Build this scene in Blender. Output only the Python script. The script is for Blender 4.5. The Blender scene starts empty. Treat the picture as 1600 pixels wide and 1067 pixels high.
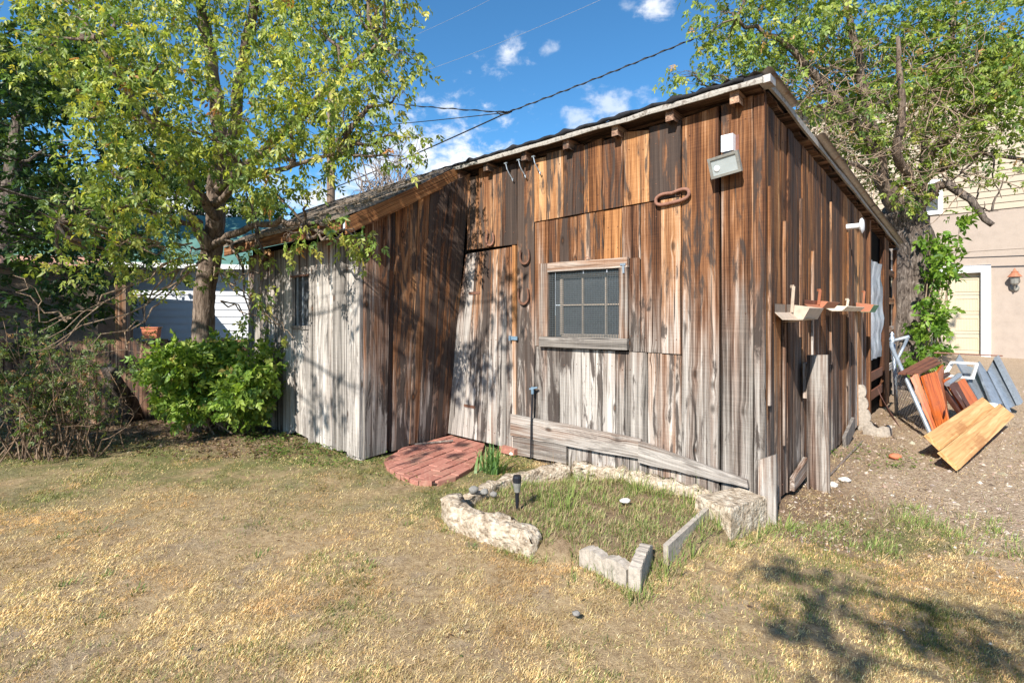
import bpy, math, random
import numpy as np
from mathutils import Vector, Matrix
random.seed(7); RNG = np.random.default_rng(7)
SC = bpy.context.scene
COL = SC.collection

# ------------------------------------------------------------------ camera
FPX, HY, EYE = 800.0, 490.0, 1.40          # focal length and horizon row in photo pixels, eye height in metres
cam = bpy.data.cameras.new('camera'); cam_o = bpy.data.objects.new('camera', cam); COL.objects.link(cam_o)
cam.sensor_width = 36.0; cam.lens = 36.0 * FPX / 1600.0
cam.shift_y = -(533.5 - HY) / 1600.0
cam.clip_start = 0.05; cam.clip_end = 2000
cam_o.location = (0, 0, EYE); cam_o.rotation_euler = (math.radians(90), 0, 0)
SC.camera = cam_o

# ------------------------------------------------------------------ sun, sky, exposure
SUN = Vector((-0.503, -0.897, 0.82)).normalized()      # towards the sun
sun = bpy.data.lights.new('sun', 'SUN'); sun_o = bpy.data.objects.new('sun', sun); COL.objects.link(sun_o)
sun.energy = 5.0; sun.angle = math.radians(0.53); sun.color = (1.0, 0.95, 0.87)
sun_o.rotation_euler = SUN.to_track_quat('Z', 'Y').to_euler(); sun_o.location = (-10, -20, 30)
SC.view_settings.view_transform = 'Standard'; SC.view_settings.look = 'None'
SC.view_settings.exposure = 0.88; SC.view_settings.gamma = 1.0
SC.view_settings.use_curve_mapping = False
world = bpy.data.worlds.new('World'); SC.world = world; world.use_nodes = True


class NT:
    """small helper to write node trees"""
    def __init__(self, tree):
        self.t = tree; tree.nodes.clear()
    def n(self, typ, props=None, **ins):
        nd = self.t.nodes.new(typ)
        for k, v in (props or {}).items(): setattr(nd, k, v)
        for k, v in ins.items():
            key = int(k[1:]) if k[0] == 'i' and k[1:].isdigit() else k.replace('_', ' ')
            sock = nd.inputs[key]
            if isinstance(v, bpy.types.NodeSocket): self.t.links.new(v, sock)
            elif isinstance(v, bpy.types.Node): self.t.links.new(v.outputs[0], sock)
            else:
                if sock.type == 'RGBA' and len(v) == 3: v = (*v, 1)
                sock.default_value = v
        return nd
    def math(self, op, a, b=0.0, clamp=False):
        return self.n('ShaderNodeMath', {'operation': op, 'use_clamp': clamp}, i0=a, i1=b).outputs[0]
    def vmath(self, op, a, b=(0, 0, 0)):
        nd = self.n('ShaderNodeVectorMath', {'operation': op}, i0=a, i1=b)
        return nd.outputs['Value'] if op in ('DOT_PRODUCT', 'LENGTH', 'DISTANCE') else nd.outputs[0]
    def mix(self, f, a, b, blend='MIX'):
        nd = self.n('ShaderNodeMix', {'data_type': 'RGBA', 'blend_type': blend})
        for s, v in ((nd.inputs[0], f), (nd.inputs[6], a), (nd.inputs[7], b)):
            if isinstance(v, bpy.types.NodeSocket): self.t.links.new(v, s)
            else: s.default_value = (*v, 1) if (s.type == 'RGBA' and len(v) == 3) else v
        return nd.outputs[2]
    def noise(self, vec, scale, detail=4, rough=0.55, dist=0.0, col=False):
        nd = self.n('ShaderNodeTexNoise', None, Vector=vec, Scale=scale, Detail=detail, Roughness=rough, Distortion=dist)
        return nd.outputs[1 if col else 0]
    def ramp(self, f, stops):
        nd = self.n('ShaderNodeValToRGB', None, Fac=f)
        e = nd.color_ramp.elements
        while len(e) < len(stops): e.new(0.5)
        for el, (p, c) in zip(e, stops):
            el.position = p; el.color = (*c, 1) if len(c) == 3 else c
        return nd.outputs[0]
    def smooth(self, v, lo, hi, a=0.0, b=1.0):
        return self.n('ShaderNodeMapRange', {'interpolation_type': 'SMOOTHSTEP'}, Value=v, i1=lo, i2=hi, i3=a, i4=b).outputs[0]
    def mapping(self, vec, scale, loc=(0, 0, 0)):
        return self.n('ShaderNodeMapping', None, Vector=vec, Scale=scale, Location=loc).outputs[0]
    def bump(self, h, strength, dist, normal=None):
        nd = self.n('ShaderNodeBump', None, Strength=strength, Distance=dist, Height=h)
        if normal is not None: self.t.links.new(normal, nd.inputs['Normal'])
        return nd.outputs[0]
    def out(self, shader):
        o = self.n('ShaderNodeOutputMaterial'); self.t.links.new(shader, o.inputs[0])
    def bsdf(self, color, rough=0.8, normal=None, metal=0.0, spec=0.3, trans=0.0):
        nd = self.n('ShaderNodeBsdfPrincipled')
        for key, v in (('Base Color', color), ('Roughness', rough), ('Metallic', metal), ('Specular IOR Level', spec), ('Transmission Weight', trans)):
            s = nd.inputs[key]
            if isinstance(v, bpy.types.NodeSocket): self.t.links.new(v, s)
            else: s.default_value = (*v, 1) if (s.type == 'RGBA' and len(v) == 3) else v
        if normal is not None: self.t.links.new(normal, nd.inputs['Normal'])
        return nd.outputs[0]


def build_world():
    t = NT(world.node_tree)
    sky = t.n('ShaderNodeTexSky', {'sky_type': 'NISHITA'})
    sky.sun_disc = False
    sky.sun_elevation = math.asin(SUN.z)
    sky.sun_rotation = math.atan2(SUN.x, SUN.y)
    sky.altitude = 1800; sky.air_density = 1.0; sky.dust_density = 0.4; sky.ozone_density = 2.5
    d = t.n('ShaderNodeTexCoord').outputs['Generated']
    d = t.vmath('NORMALIZE', d)
    sep = t.n('ShaderNodeSeparateXYZ', None, Vector=d)
    # fair weather cumulus: a broken layer low over the horizon all round, a few loose puffs higher up
    nz = t.noise(t.mapping(d, (1, 1, 1.7)), 7.5, 7, 0.56, 0.15)
    band = t.smooth(sep.outputs[2], 0.02, 0.34, 1.0, 0.0)
    lay = t.smooth(t.math('ADD', nz, t.math('MULTIPLY', band, 0.30)), 0.69, 0.80)
    mask = lay
    nz2 = t.noise(t.mapping(d, (1, 1, 1.5)), 24.0, 6, 0.6, 0.2)
    for (px, py, r, amp) in ((690, 262, 0.17, 1.0), (640, 240, 0.10, .9), (792, 90, 0.042, .8), (858, 77, 0.018, .5), (1026, 8, 0.036, .8), (985, 10, 0.018, .45),
                             (955, 172, 0.062, .55), (900, 185, 0.035, .5), (300, 330, .16, .9), (520, 330, .14, .9), (605, 165, .045, .5)):
        v = Vector(((px - 800) / FPX, 1, (HY - py) / FPX)).normalized()
        dist = t.vmath('LENGTH', t.vmath('MULTIPLY', t.vmath('SUBTRACT', d, tuple(v)), (1, 1, 1.6)))
        f = t.math('SUBTRACT', 1.0, t.math('DIVIDE', dist, r))
        f = t.math('ADD', f, t.math('MULTIPLY', t.math('SUBTRACT', nz2, 0.5), 3.6))
        f = t.math('MULTIPLY', t.smooth(f, -0.15, 1.25), amp)
        mask = t.math('MAXIMUM', mask, f)
    tint = t.mix(1.0, sky.outputs[0], (0.64, 1.22, 1.42), 'MULTIPLY')
    cloud = t.mix(t.smooth(nz2, .35, .65), (6.2, 6.6, 7.3), (8.0, 8.1, 8.3))
    c = t.mix(mask, tint, cloud)
    bg = t.n('ShaderNodeBackground', None, Color=c, Strength=0.085)
    o = t.n('ShaderNodeOutputWorld'); t.t.links.new(bg.outputs[0], o.inputs[0])
build_world()

# ------------------------------------------------------------------ frames of reference
def R_(px): return (px - 800.0) / FPX
def PT(px, py, d): return Vector((R_(px) * d, d, EYE + (HY - py) / FPX * d))   # a point at depth d
def GP(px, py, z=0.0):                                                          # a point at height z
    d = FPX * (EYE - z) / (py - HY); return Vector((R_(px) * d, d, z))
C = Vector((1.733, 3.556, 0))                       # front right corner of the shed
F = Vector((-0.734, 0.679, 0)); NF = Vector((-0.679, -0.734, 0))    # along the front wall (leftwards) and out of it
R = Vector((0.679, 0.734, 0)); NS = Vector((0.734, -0.679, 0))      # along the side wall (backwards) and out of it
UP = Vector((0, 0, 1))
def WF(t, z, w=0.0): return C + F * t + NF * w + UP * z
def WS(s, z, o=0.0): return C + R * s + NS * o + UP * z
def tpx(px, c=C): r = R_(px); return (c.x - c.y * r) / (0.734 + 0.679 * r)
def spx(px): r = R_(px); return (C.y * r - C.x) / (0.679 - 0.734 * r)
def zat(py, y): return EYE + (HY - py) / FPX * y
TL = 3.27; AS = 1.14                                # main front width, annex projection
A = C + F * TL - R * AS                             # near right corner of the annex
def WA(t, z, w=0.0): return A + F * t + NF * w + UP * z
AL = 2.83                                           # annex front width


def hash2(ix, iy, seed):
    h = (ix.astype(np.int64) * 374761393 + iy.astype(np.int64) * 668265263 + seed * 974634777) & 0xFFFFFFFF
    h = ((h ^ (h >> 13)) * 1274126177) & 0xFFFFFFFF
    return ((h ^ (h >> 16)) & 0xFFFF) / 65535.0
def vnoise(x, y, scale=1.0, seed=1, octv=3):
    x = np.asarray(x, float) * scale; y = np.asarray(y, float) * scale
    out = np.zeros_like(x); amp = 1.0; tot = 0
    for o in range(octv):
        ix = np.floor(x); iy = np.floor(y); fx = x - ix; fy = y - iy
        fx = fx * fx * (3 - 2 * fx); fy = fy * fy * (3 - 2 * fy)
        a = hash2(ix, iy, seed + o); b = hash2(ix + 1, iy, seed + o)
        c = hash2(ix, iy + 1, seed + o); d = hash2(ix + 1, iy + 1, seed + o)
        out += amp * ((a * (1 - fx) + b * fx) * (1 - fy) + (c * (1 - fx) + d * fx) * fy)
        tot += amp; amp *= .5; x = x * 2.03; y = y * 2.03
    return out / tot
def sstep(v, a, b):
    u = np.clip((v - a) / (b - a), 0, 1); return u * u * (3 - 2 * u)
def in_poly(x, y, poly):
    x = np.asarray(x, float); y = np.asarray(y, float); ins = np.zeros(x.shape, bool); n = len(poly)
    for i in range(n):
        x0, y0 = poly[i][:2]; x1, y1 = poly[(i + 1) % n][:2]
        if y0 == y1: continue
        c = ((y0 > y) != (y1 > y)) & (x < (x1 - x0) * (y - y0) / (y1 - y0) + x0)
        ins ^= c
    return ins

BED = [(-.44, 3.52), (.14, 3.02), (.45, 2.86), (.66, 2.72), (1.36, 3.22), (1.60, 3.50), (.72, 4.36), (.42, 4.38), (-.05, 4.22)]
def gz(x, y):
    """height of the ground"""
    x = np.asarray(x, float); y = np.asarray(y, float)
    z = 0.034 * np.clip(y - 7.0, 0, 9) * sstep(x, 1.5, 5.0)
    z = z + (vnoise(x, y, 1.3, 11, 3) - .5) * .05 + (vnoise(x, y, 9, 5, 2) - .5) * .018
    z = z - .02
    bed = sstep(-np.hypot((x - .62) / 1.0, (y - 3.55) / .72), -1.0, -.75) * in_poly(x, y, BED)
    return z + bed * .085
def gz1(x, y): return float(gz(np.array([x]), np.array([y]))[0])

# ------------------------------------------------------------------ object helpers
def tag(o, label=None, cat=None, group=None, kind=None):
    if label: o['label'] = label
    if cat: o['category'] = cat
    if group: o['group'] = group
    if kind: o['kind'] = kind
    return o
def empty(name, loc, label=None, cat=None, group=None):
    o = bpy.data.objects.new(name, None); COL.objects.link(o); o.location = loc; o.empty_display_size = .1
    return tag(o, label, cat, group)
def world_of(o):
    m = o.matrix_basis.copy()
    return (world_of(o.parent) @ o.matrix_parent_inverse @ m) if o.parent else m
def attach(o, parent):
    if parent is not None:
        o.parent = parent; o.matrix_parent_inverse = world_of(parent).inverted()
    return o
class MB:
    def __init__(self): self.v = []; self.f = []; self.mi = []
    def add(self, vs, fs, m=0):
        b = len(self.v); self.v += [tuple(p) for p in vs]
        self.f += [tuple(i + b for i in f) for f in fs]; self.mi += [m] * len(fs); return self
    def box(self, c, sx, sy, sz, ax=None, m=0):
        X, Y, Z = ax if ax else (Vector((1, 0, 0)), Vector((0, 1, 0)), UP)
        c = Vector(c); vs = []
        for dz in (-.5, .5):
            for dx, dy in ((-.5, -.5), (.5, -.5), (.5, .5), (-.5, .5)):
                vs.append(c + X * (dx * sx) + Y * (dy * sy) + Z * (dz * sz))
        return self.add(vs, [(3, 2, 1, 0), (4, 5, 6, 7), (0, 1, 5, 4), (1, 2, 6, 5), (2, 3, 7, 6), (3, 0, 4, 7)], m)
    def bar(self, p0, p1, w, h, up=UP, m=0):
        p0 = Vector(p0); p1 = Vector(p1); z = (p1 - p0); L = z.length; z.normalize()
        x = z.cross(up)
        if x.length < 1e-4: x = z.cross(Vector((1, 0, 0)))
        x.normalize(); y = z.cross(x)
        return self.box((p0 + p1) / 2, w, h, L, (x, y, z), m)
    def tube(self, pts, rad, n=8, cap=True, m=0, wob=0.0, ridge=0.0):
        pts = [Vector(p) for p in pts]
        if not hasattr(rad, '__len__'): rad = [rad] * len(pts)
        rings = []; ref = None
        for i, p in enumerate(pts):
            d = (pts[min(i + 1, len(pts) - 1)] - pts[max(i - 1, 0)])
            d.normalize()
            if ref is None:
                ref = d.cross(UP)
                if ref.length < .05: ref = d.cross(Vector((1, 0, 0)))
                ref.normalize()
            ref = (ref - d * ref.dot(d)).normalized(); b = d.cross(ref)
            ring = []
            for k in range(n):
                a = 2 * math.pi * k / n; r = rad[i]
                if wob: r *= 1 + random.uniform(-wob, wob)
                if ridge: r *= 1 + ridge * math.sin(k * 2.7 + math.sin(i * .7) * 1.3) 
                ring.append(p + ref * (math.cos(a) * r) + b * (math.sin(a) * r))
            rings.append(ring)
        vs = [q for r_ in rings for q in r_]; fs = []
        for i in range(len(rings) - 1):
            for k in range(n):
                fs.append((i * n + k, i * n + (k + 1) % n, (i + 1) * n + (k + 1) % n, (i + 1) * n + k))
        if cap:
            fs.append(tuple(reversed(range(n)))); fs.append(tuple((len(rings) - 1) * n + k for k in range(n)))
        return self.add(vs, fs, m)
    def lathe(self, c, prof, n=16, ax=None, m=0):
        X, Y, Z = ax if ax else (Vector((1, 0, 0)), Vector((0, 1, 0)), UP)
        c = Vector(c); vs = []; fs = []
        for r, z in prof:
            for k in range(n):
                a = 2 * math.pi * k / n; vs.append(c + X * (math.cos(a) * r) + Y * (math.sin(a) * r) + Z * z)
        for i in range(len(prof) - 1):
            for k in range(n): fs.append((i * n + k, i * n + (k + 1) % n, (i + 1) * n + (k + 1) % n, (i + 1) * n + k))
        fs.append(tuple(reversed(range(n)))); fs.append(tuple((len(prof) - 1) * n + k for k in range(n)))
        return self.add(vs, fs, m)
    def build(self, name, mat, parent=None, smooth=False, origin=None):
        me = bpy.data.meshes.new(name)
        V = np.array(self.v, float)
        if origin is None: origin = Vector(((V[:, 0].min() + V[:, 0].max()) / 2, (V[:, 1].min() + V[:, 1].max()) / 2, V[:, 2].min()))
        origin = Vector(origin)
        me.from_pydata((V - np.array(origin)).tolist(), [], self.f)
        mats = mat if isinstance(mat, (list, tuple)) else [mat]
        for mm in mats: me.materials.append(mm)
        if len(mats) > 1: me.polygons.foreach_set('material_index', self.mi)
        if smooth: me.polygons.foreach_set('use_smooth', [True] * len(me.polygons))
        me.update()
        o = bpy.data.objects.new(name, me); COL.objects.link(o); o.location = origin
        return attach(o, parent)
def np_mesh(name, V, tris, mat, parent=None, color=None, smooth=False, origin=(0, 0, 0)):
    """a mesh straight from arrays; tris (n,3) or (n,4)"""
    me = bpy.data.meshes.new(name); n = len(tris); k = tris.shape[1]
    V = V - np.array(origin, float)
    me.vertices.add(len(V)); me.vertices.foreach_set('co', V.astype(np.float32).ravel())
    me.loops.add(n * k); me.loops.foreach_set('vertex_index', tris.astype(np.int32).ravel())
    me.polygons.add(n); me.polygons.foreach_set('loop_start', np.arange(0, n * k, k, dtype=np.int32))
    me.polygons.foreach_set('loop_total', np.full(n, k, dtype=np.int32))
    if smooth: me.polygons.foreach_set('use_smooth', np.ones(n, bool))
    if color is not None:
        a = me.color_attributes.new('tint', 'FLOAT_COLOR', 'POINT')
        c4 = np.ones((len(V), 4), np.float32); c4[:, :3] = color; a.data.foreach_set('color', c4.ravel())
    me.materials.append(mat); me.update(calc_edges=True)
    o = bpy.data.objects.new(name, me); COL.objects.link(o); o.location = origin
    return attach(o, parent)
def plank(name, parent, quad, nrm, thick, mat, col=(.5, .5, .5), segs=6, edge=.003, warp=.004, back=0.0, ragged=(0, 0)):
    """one sawn board: quad = bottom left, bottom right, top right, top left on the wall plane; nrm points out"""
    bl, br, tr, tl = [Vector(q) for q in quad]; nrm = Vector(nrm).normalized()
    z = ((tl + tr) - (bl + br)).normalized(); x = ((br + tr) - (bl + tl)); x = (x - z * x.dot(z)).normalized()
    y = z.cross(x)                                   # right handed frame
    o0 = (bl + br + tr + tl) / 4
    M = Matrix((x, y, z)).transposed().to_4x4(); M.translation = o0; Mi = M.inverted()
    sgn = 1 if y.dot(nrm) > 0 else -1
    vs = []; w0 = random.uniform(-warp, warp); ph = random.uniform(0, 6)
    cup = random.uniform(-.5, 1) * .003
    for i in range(segs + 1):
        u = i / segs
        l = bl.lerp(tl, u); r = br.lerp(tr, u)
        j1 = random.uniform(-edge, edge); j2 = random.uniform(-edge, edge)
        if i == 0 and ragged[0]: l = l + z * random.uniform(0, ragged[0]); r = r + z * random.uniform(0, ragged[0])
        if i == segs and ragged[1]: l = l + z * random.uniform(-ragged[1], ragged[1]); r = r + z * random.uniform(-ragged[1], ragged[1])
        dep = thick + w0 * math.sin(u * 3 + ph)
        for k, (p, j) in enumerate(((l, j1), (l.lerp(r, .5), 0), (r, j2))):
            q = Mi @ (p + nrm * (dep + (cup if k == 1 else 0))); q.x += j; vs.append(q)
        for p, j in ((l, j1), (r, j2)):
            q = Mi @ (p + nrm * back); q.x += j; vs.append(q)
    fs = []
    for i in range(segs):
        a, b = i * 5, i * 5 + 5
        fs += [(a, a + 1, b + 1, b), (a + 1, a + 2, b + 2, b + 1), (a + 3, a, b, b + 3), (a + 2, a + 4, b + 4, b + 2)]
    e = segs * 5
    fs += [(0, 3, 4, 2, 1), (e, e + 1, e + 2, e + 4, e + 3)]
    if sgn * 1 > 0: fs = [tuple(reversed(f)) for f in fs]
    me = bpy.data.meshes.new(name); me.from_pydata([tuple(v) for v in vs], [], fs); me.materials.append(mat); me.update()
    o = bpy.data.objects.new(name, me); COL.objects.link(o)
    o.matrix_basis = M; o.color = (*col, 1)
    if name in ('wall_board', 'annex_board', 'annex_side_board', 'door_board'):
        Ln = (tl - bl).length
        for v in ([.12, Ln - .14] + ([Ln * .5 + random.uniform(-.1, .1)] if Ln > 1.2 else [])):
            for u in (.22, .78):
                if random.random() < .8: NAILS.setdefault(parent, []).append((bl.lerp(br, u).lerp(tl.lerp(tr, u), (v + random.uniform(-.02, .02)) / Ln) + nrm * (thick + .002), nrm))
    return attach(o, parent)
NAILS = {}
# ------------------------------------------------------------------ materials
def newmat(name):
    m = bpy.data.materials.new(name); m.use_nodes = True
    return m, NT(m.node_tree)
def wood_mat(name, grey_lo=0.7, grey_hi=2.2, grey_bias=0.0, sat=1.0, dark_gain=1.0, gg=1.0):
    """old sawn boards: red brown heartwood that has silvered where rain and sun reach it; Object Color: r warm, g grey, b dark stain"""
    m, t = newmat(name)
    tc = t.n('ShaderNodeTexCoord').outputs['Object']
    oi = t.n('ShaderNodeObjectInfo')
    ofs = t.n('ShaderNodeCombineXYZ', None, X=t.math('MULTIPLY', oi.outputs['Random'], 17.0), Y=t.math('MULTIPLY', oi.outputs['Random'], 5.0), Z=t.math('MULTIPLY', oi.outputs['Random'], 31.0)).outputs[0]
    p = t.vmath('ADD', tc, ofs)
    oc = t.n('ShaderNodeSeparateColor', None, Color=oi.outputs['Color'])
    # knots bend the grain
    vor = t.n('ShaderNodeTexVoronoi', {'feature': 'F1'}, Vector=t.mapping(p, (7.0, 7.0, 3.6)), Scale=1.0, Randomness=1.0)
    keep = t.math('GREATER_THAN', t.n('ShaderNodeSeparateColor', None, Color=vor.outputs['Color']).outputs[0], 0.74)
    kd = vor.outputs['Distance']
    swirl = t.math('MULTIPLY', t.smooth(kd, 0.0, 0.38, 1.0, 0.0), keep)
    px_ = t.n('ShaderNodeSeparateXYZ', None, Vector=p)
    pb = t.n('ShaderNodeCombineXYZ', None, X=t.math('ADD', px_.outputs[0], t.math('MULTIPLY', swirl, 0.018)), Y=px_.outputs[1], Z=px_.outputs[2]).outputs[0]
    fine = t.noise(t.mapping(pb, (120, 120, 1.6)), 1.0, 5, 0.65, 0.15)
    band = t.noise(t.mapping(pb, (20, 20, 0.36)), 1.0, 4, 0.62, 0.35)
    wide = t.noise(t.mapping(pb, (9, 9, 0.8)), 1.0, 4, 0.6, 0.5)
    blot = t.noise(t.mapping(p, (10.0, 10.0, 1.7)), 1.0, 7, 0.66, 0.9)
    saw = t.noise(t.mapping(p, (3, 3, 160)), 1.0, 2, 0.5)
    g = t.math('ADD', t.math('MULTIPLY', fine, 0.46), t.math('MULTIPLY', band, 0.54))
    g = t.math('ADD', g, t.math('MULTIPLY', t.math('SUBTRACT', saw, .5), .07))
    g = t.math('ADD', .5, t.math('MULTIPLY', t.math('SUBTRACT', g, .5), 1.45))
    g = t.math('ADD', g, t.math('MULTIPLY', t.math('SUBTRACT', oi.outputs['Random'], .5), .20))
    brown = t.ramp(g, [(0.30, (.018, .009, .006)), (0.43, (.095, .040, .020)), (0.56, (.225, .102, .047)), (0.74, (.42, .235, .12))])
    warm = t.ramp(g, [(0.30, (.045, .018, .007)), (0.43, (.19, .076, .028)), (0.56, (.40, .185, .070)), (0.74, (.60, .35, .165))])
    grey = t.ramp(g, [(0.27, (.050, .045, .040)), (0.41, (.175 * gg, .158 * gg, .140 * gg)), (0.53, (.305 * gg, .280 * gg, .252 * gg)), (0.72, (.50 * gg, .465 * gg, .425 * gg))])
    col = t.mix(t.smooth(t.math('ADD', oc.outputs[0], t.math('MULTIPLY', t.math('SUBTRACT', wide, .5), 1.6)), .35, .85), brown, warm)
    posz = t.n('ShaderNodeSeparateXYZ', None, Vector=t.n('ShaderNodeNewGeometry').outputs['Position']).outputs[2]
    gz_ = t.smooth(posz, grey_lo, grey_hi, 1.0, 0.0)
    gf = t.math('ADD', gz_, t.math('MULTIPLY', t.math('SUBTRACT', oc.outputs[1], .5), 1.7))
    gf = t.math('ADD', gf, t.math('MULTIPLY', t.math('SUBTRACT', wide, .5), 2.6))
    gf = t.math('ADD', gf, t.math('MULTIPLY', t.math('ADD', t.math('SUBTRACT', band, .5), t.math('SUBTRACT', fine, .5)), 1.3))
    gf = t.math('ADD', gf, grey_bias)
    col = t.mix(t.math('MULTIPLY', t.smooth(gf, .0, 1.15), .95), col, grey)
    # black weather stain in streaks and blots
    st = t.math('ADD', t.math('MULTIPLY', blot, .62), t.math('MULTIPLY', band, .38))
    st = t.math('ADD', st, t.math('MULTIPLY', t.math('SUBTRACT', oc.outputs[2], .5), .30))
    col = t.mix(t.math('MULTIPLY', t.smooth(st, .485, .565), .93 * dark_gain), col, t.mix(g, (.012, .009, .008), (.085, .065, .055)))
    # knots: dark ring and red heart
    kn = t.math('MULTIPLY', t.smooth(kd, 0.08, 0.22, 1.0, 0.0), keep)
    col = t.mix(t.math('MULTIPLY', kn, .85), col, t.mix(t.smooth(kd, .03, .12), (.15, .062, .026), (.020, .012, .008)))
    # drying checks
    chk = t.smooth(t.noise(t.mapping(pb, (42, 42, 0.9)), 1.0, 3, 0.5, 0.2), .335, .30)
    col = t.mix(t.math('MULTIPLY', chk, .8), col, (.012, .010, .009))
    h = t.math('SUBTRACT', t.math('ADD', g, t.math('MULTIPLY', band, .5)), t.math('MULTIPLY', chk, .8))
    nb = t.bump(h, 0.75, 0.006)
    if sat != 1.0:
        col = t.n('ShaderNodeHueSaturation', None, Saturation=sat, Color=col).outputs[0]
    t.out(t.bsdf(col, 0.86, nb, spec=.18))
    return m
M = {}
M['wood'] = wood_mat('weathered_boards', .5, 2.3, -.03, gg=1.12)
M['wood_side'] = wood_mat('weathered_boards_side', -.2, 2.2, -.13, dark_gain=.85, gg=1.2)
M['wood_grey'] = wood_mat('silvered_boards', -1, -.5, .85, dark_gain=.55)
M['wood_annex'] = wood_mat('silvered_annex_boards', 1.6, 2.35, .16, dark_gain=.65, gg=1.3)
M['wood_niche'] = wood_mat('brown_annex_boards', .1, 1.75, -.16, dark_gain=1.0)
M['wood_brown'] = wood_mat('brown_timber', -3, -2, -.55, dark_gain=.6)
M['wood_dark'] = wood_mat('dark_fence_timber', -3, -2, -.35, sat=.8)

def plain(name, c, rough=.6, metal=0.0, var=.15, scale=12, spec=.4, bump=0.0, trans=0, rust=None):
    m, t = newmat(name)
    tc = t.n('ShaderNodeTexCoord').outputs['Object']
    n1 = t.noise(tc, scale, 5, .6)
    n2 = t.noise(tc, scale * 7, 3, .6)
    f = t.math('ADD', t.math('MULTIPLY', n1, .65), t.math('MULTIPLY', n2, .35))
    lo = tuple(max(0, x * (1 - var * 2)) for x in c); hi = tuple(min(1, x * (1 + var * 1.4)) for x in c)
    col = t.ramp(f, [(.3, lo), (.5, c), (.72, hi)])
    if rust: col = t.mix(t.math('MULTIPLY', t.smooth(n1, .52, .68), .8), col, rust)
    nb = t.bump(f, 1.0, bump) if bump else None
    t.out(t.bsdf(col, rough, nb, metal, spec)); return m
M['rust'] = plain('rusty_iron', (.17, .085, .055), .85, .2, .3, 30, .3, .003)
M['rust_pale'] = plain('pale_rust', (.26, .13, .09), .85, .1, .25, 30, .3, .003)
M['galv'] = plain('galvanised_steel', (.42, .47, .52), .42, .75, .18, 18, .5)
M['galv_dull'] = plain('dull_galvanised_pipe', (.34, .38, .42), .5, .6, .2, 22, .5)
M['white'] = plain('white_paint', (.78, .78, .76), .5, 0, .05, 9)
M['white_plastic'] = plain('white_plastic', (.74, .76, .78), .35, 0, .03, 9)
M['black'] = plain('black_plastic', (.014, .015, .02), .4, 0, .2, 9)
M['lamp_frame'] = plain('grey_cast_metal', (.27, .26, .23), .5, .3, .2, 20)
M['blue_latch'] = plain('blue_grey_paint', (.16, .24, .31), .5, .1, .25, 40)
M['dkwood'] = plain('dark_varnished_wood', (.055, .022, .014), .4, 0, .3, 16, .45)
M['redbrown'] = plain('red_brown_wood', (.17, .066, .040), .6, 0, .25, 14)
M['terracotta'] = plain('terracotta', (.52, .17, .085), .8, 0, .15, 18)
M['copper'] = plain('coppery_painted_tin', (.40, .155, .085), .5, .15, .12, 14)
M['beige'] = plain('beige_painted_tin', (.45, .36, .28), .6, 0, .15, 18)
M['cream'] = plain('cream_painted_tin', (.66, .58, .46), .6, 0, .2, 26)
M['greenp'] = plain('green_paint', (.05, .27, .15), .5, 0, .15, 14)
M['wire'] = plain('black_cable', (.018, .018, .02), .6, 0, .2, 8)
M['wire_pale'] = plain('pale_cable', (.30, .29, .27), .6, 0, .2, 8)
M['tar'] = plain('black_roll_roofing', (.022, .022, .025), .85, 0, .3, 25, .2, .006)
M['tin'] = plain('weathered_tin', (.40, .37, .34), .55, .35, .28, 10, .4, .002, rust=(.22, .13, .085))
M['fascia_w'] = plain('peeling_white_fascia', (.36, .33, .29), .85, 0, .35, 22, .2, .004, rust=(.085, .06, .045))
M['gap_shade'] = plain('painted_gap_shade', (.006, .005, .0045), .95, 0, .2, 4, .05)  # backing behind boards, shade of the interior put into its colour
M['soffit'] = wood_mat('soffit_boards', -3, -2, -.25, sat=.75)
M['concrete_edge'] = plain('scalloped_concrete', (.38, .33, .275), .92, 0, .24, 30, .15, .006)
M['rock_w'] = plain('white_rock', (.66, .63, .58), .85, 0, .15, 16, .2, .01)
M['rock_g'] = plain('grey_rock', (.23, .215, .195), .88, 0, .22, 14, .2, .01)
M['slate'] = plain('blue_grey_stone', (.40, .43, .42), .8, 0, .1, 8)
M['stucco_dark'] = plain('brown_stucco', (.13, .10, .075), .95, 0, .2, 6, .1, .006)
M['green_roof'] = plain('green_metal_roof', (.10, .21, .175), .6, .1, .12, 3)
M['gutter'] = plain('pinkish_fascia_board', (.50, .28, .21), .6, 0, .12, 7)
M['trim_w'] = plain('white_house_trim', (.80, .80, .79), .5, 0, .03, 5)
M['door_cream'] = plain('cream_garage_door', (.50, .42, .295), .5, 0, .05, 3)
M['pot_soil'] = plain('potting_soil', (.05, .035, .025), .95, 0, .3, 20)

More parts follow.
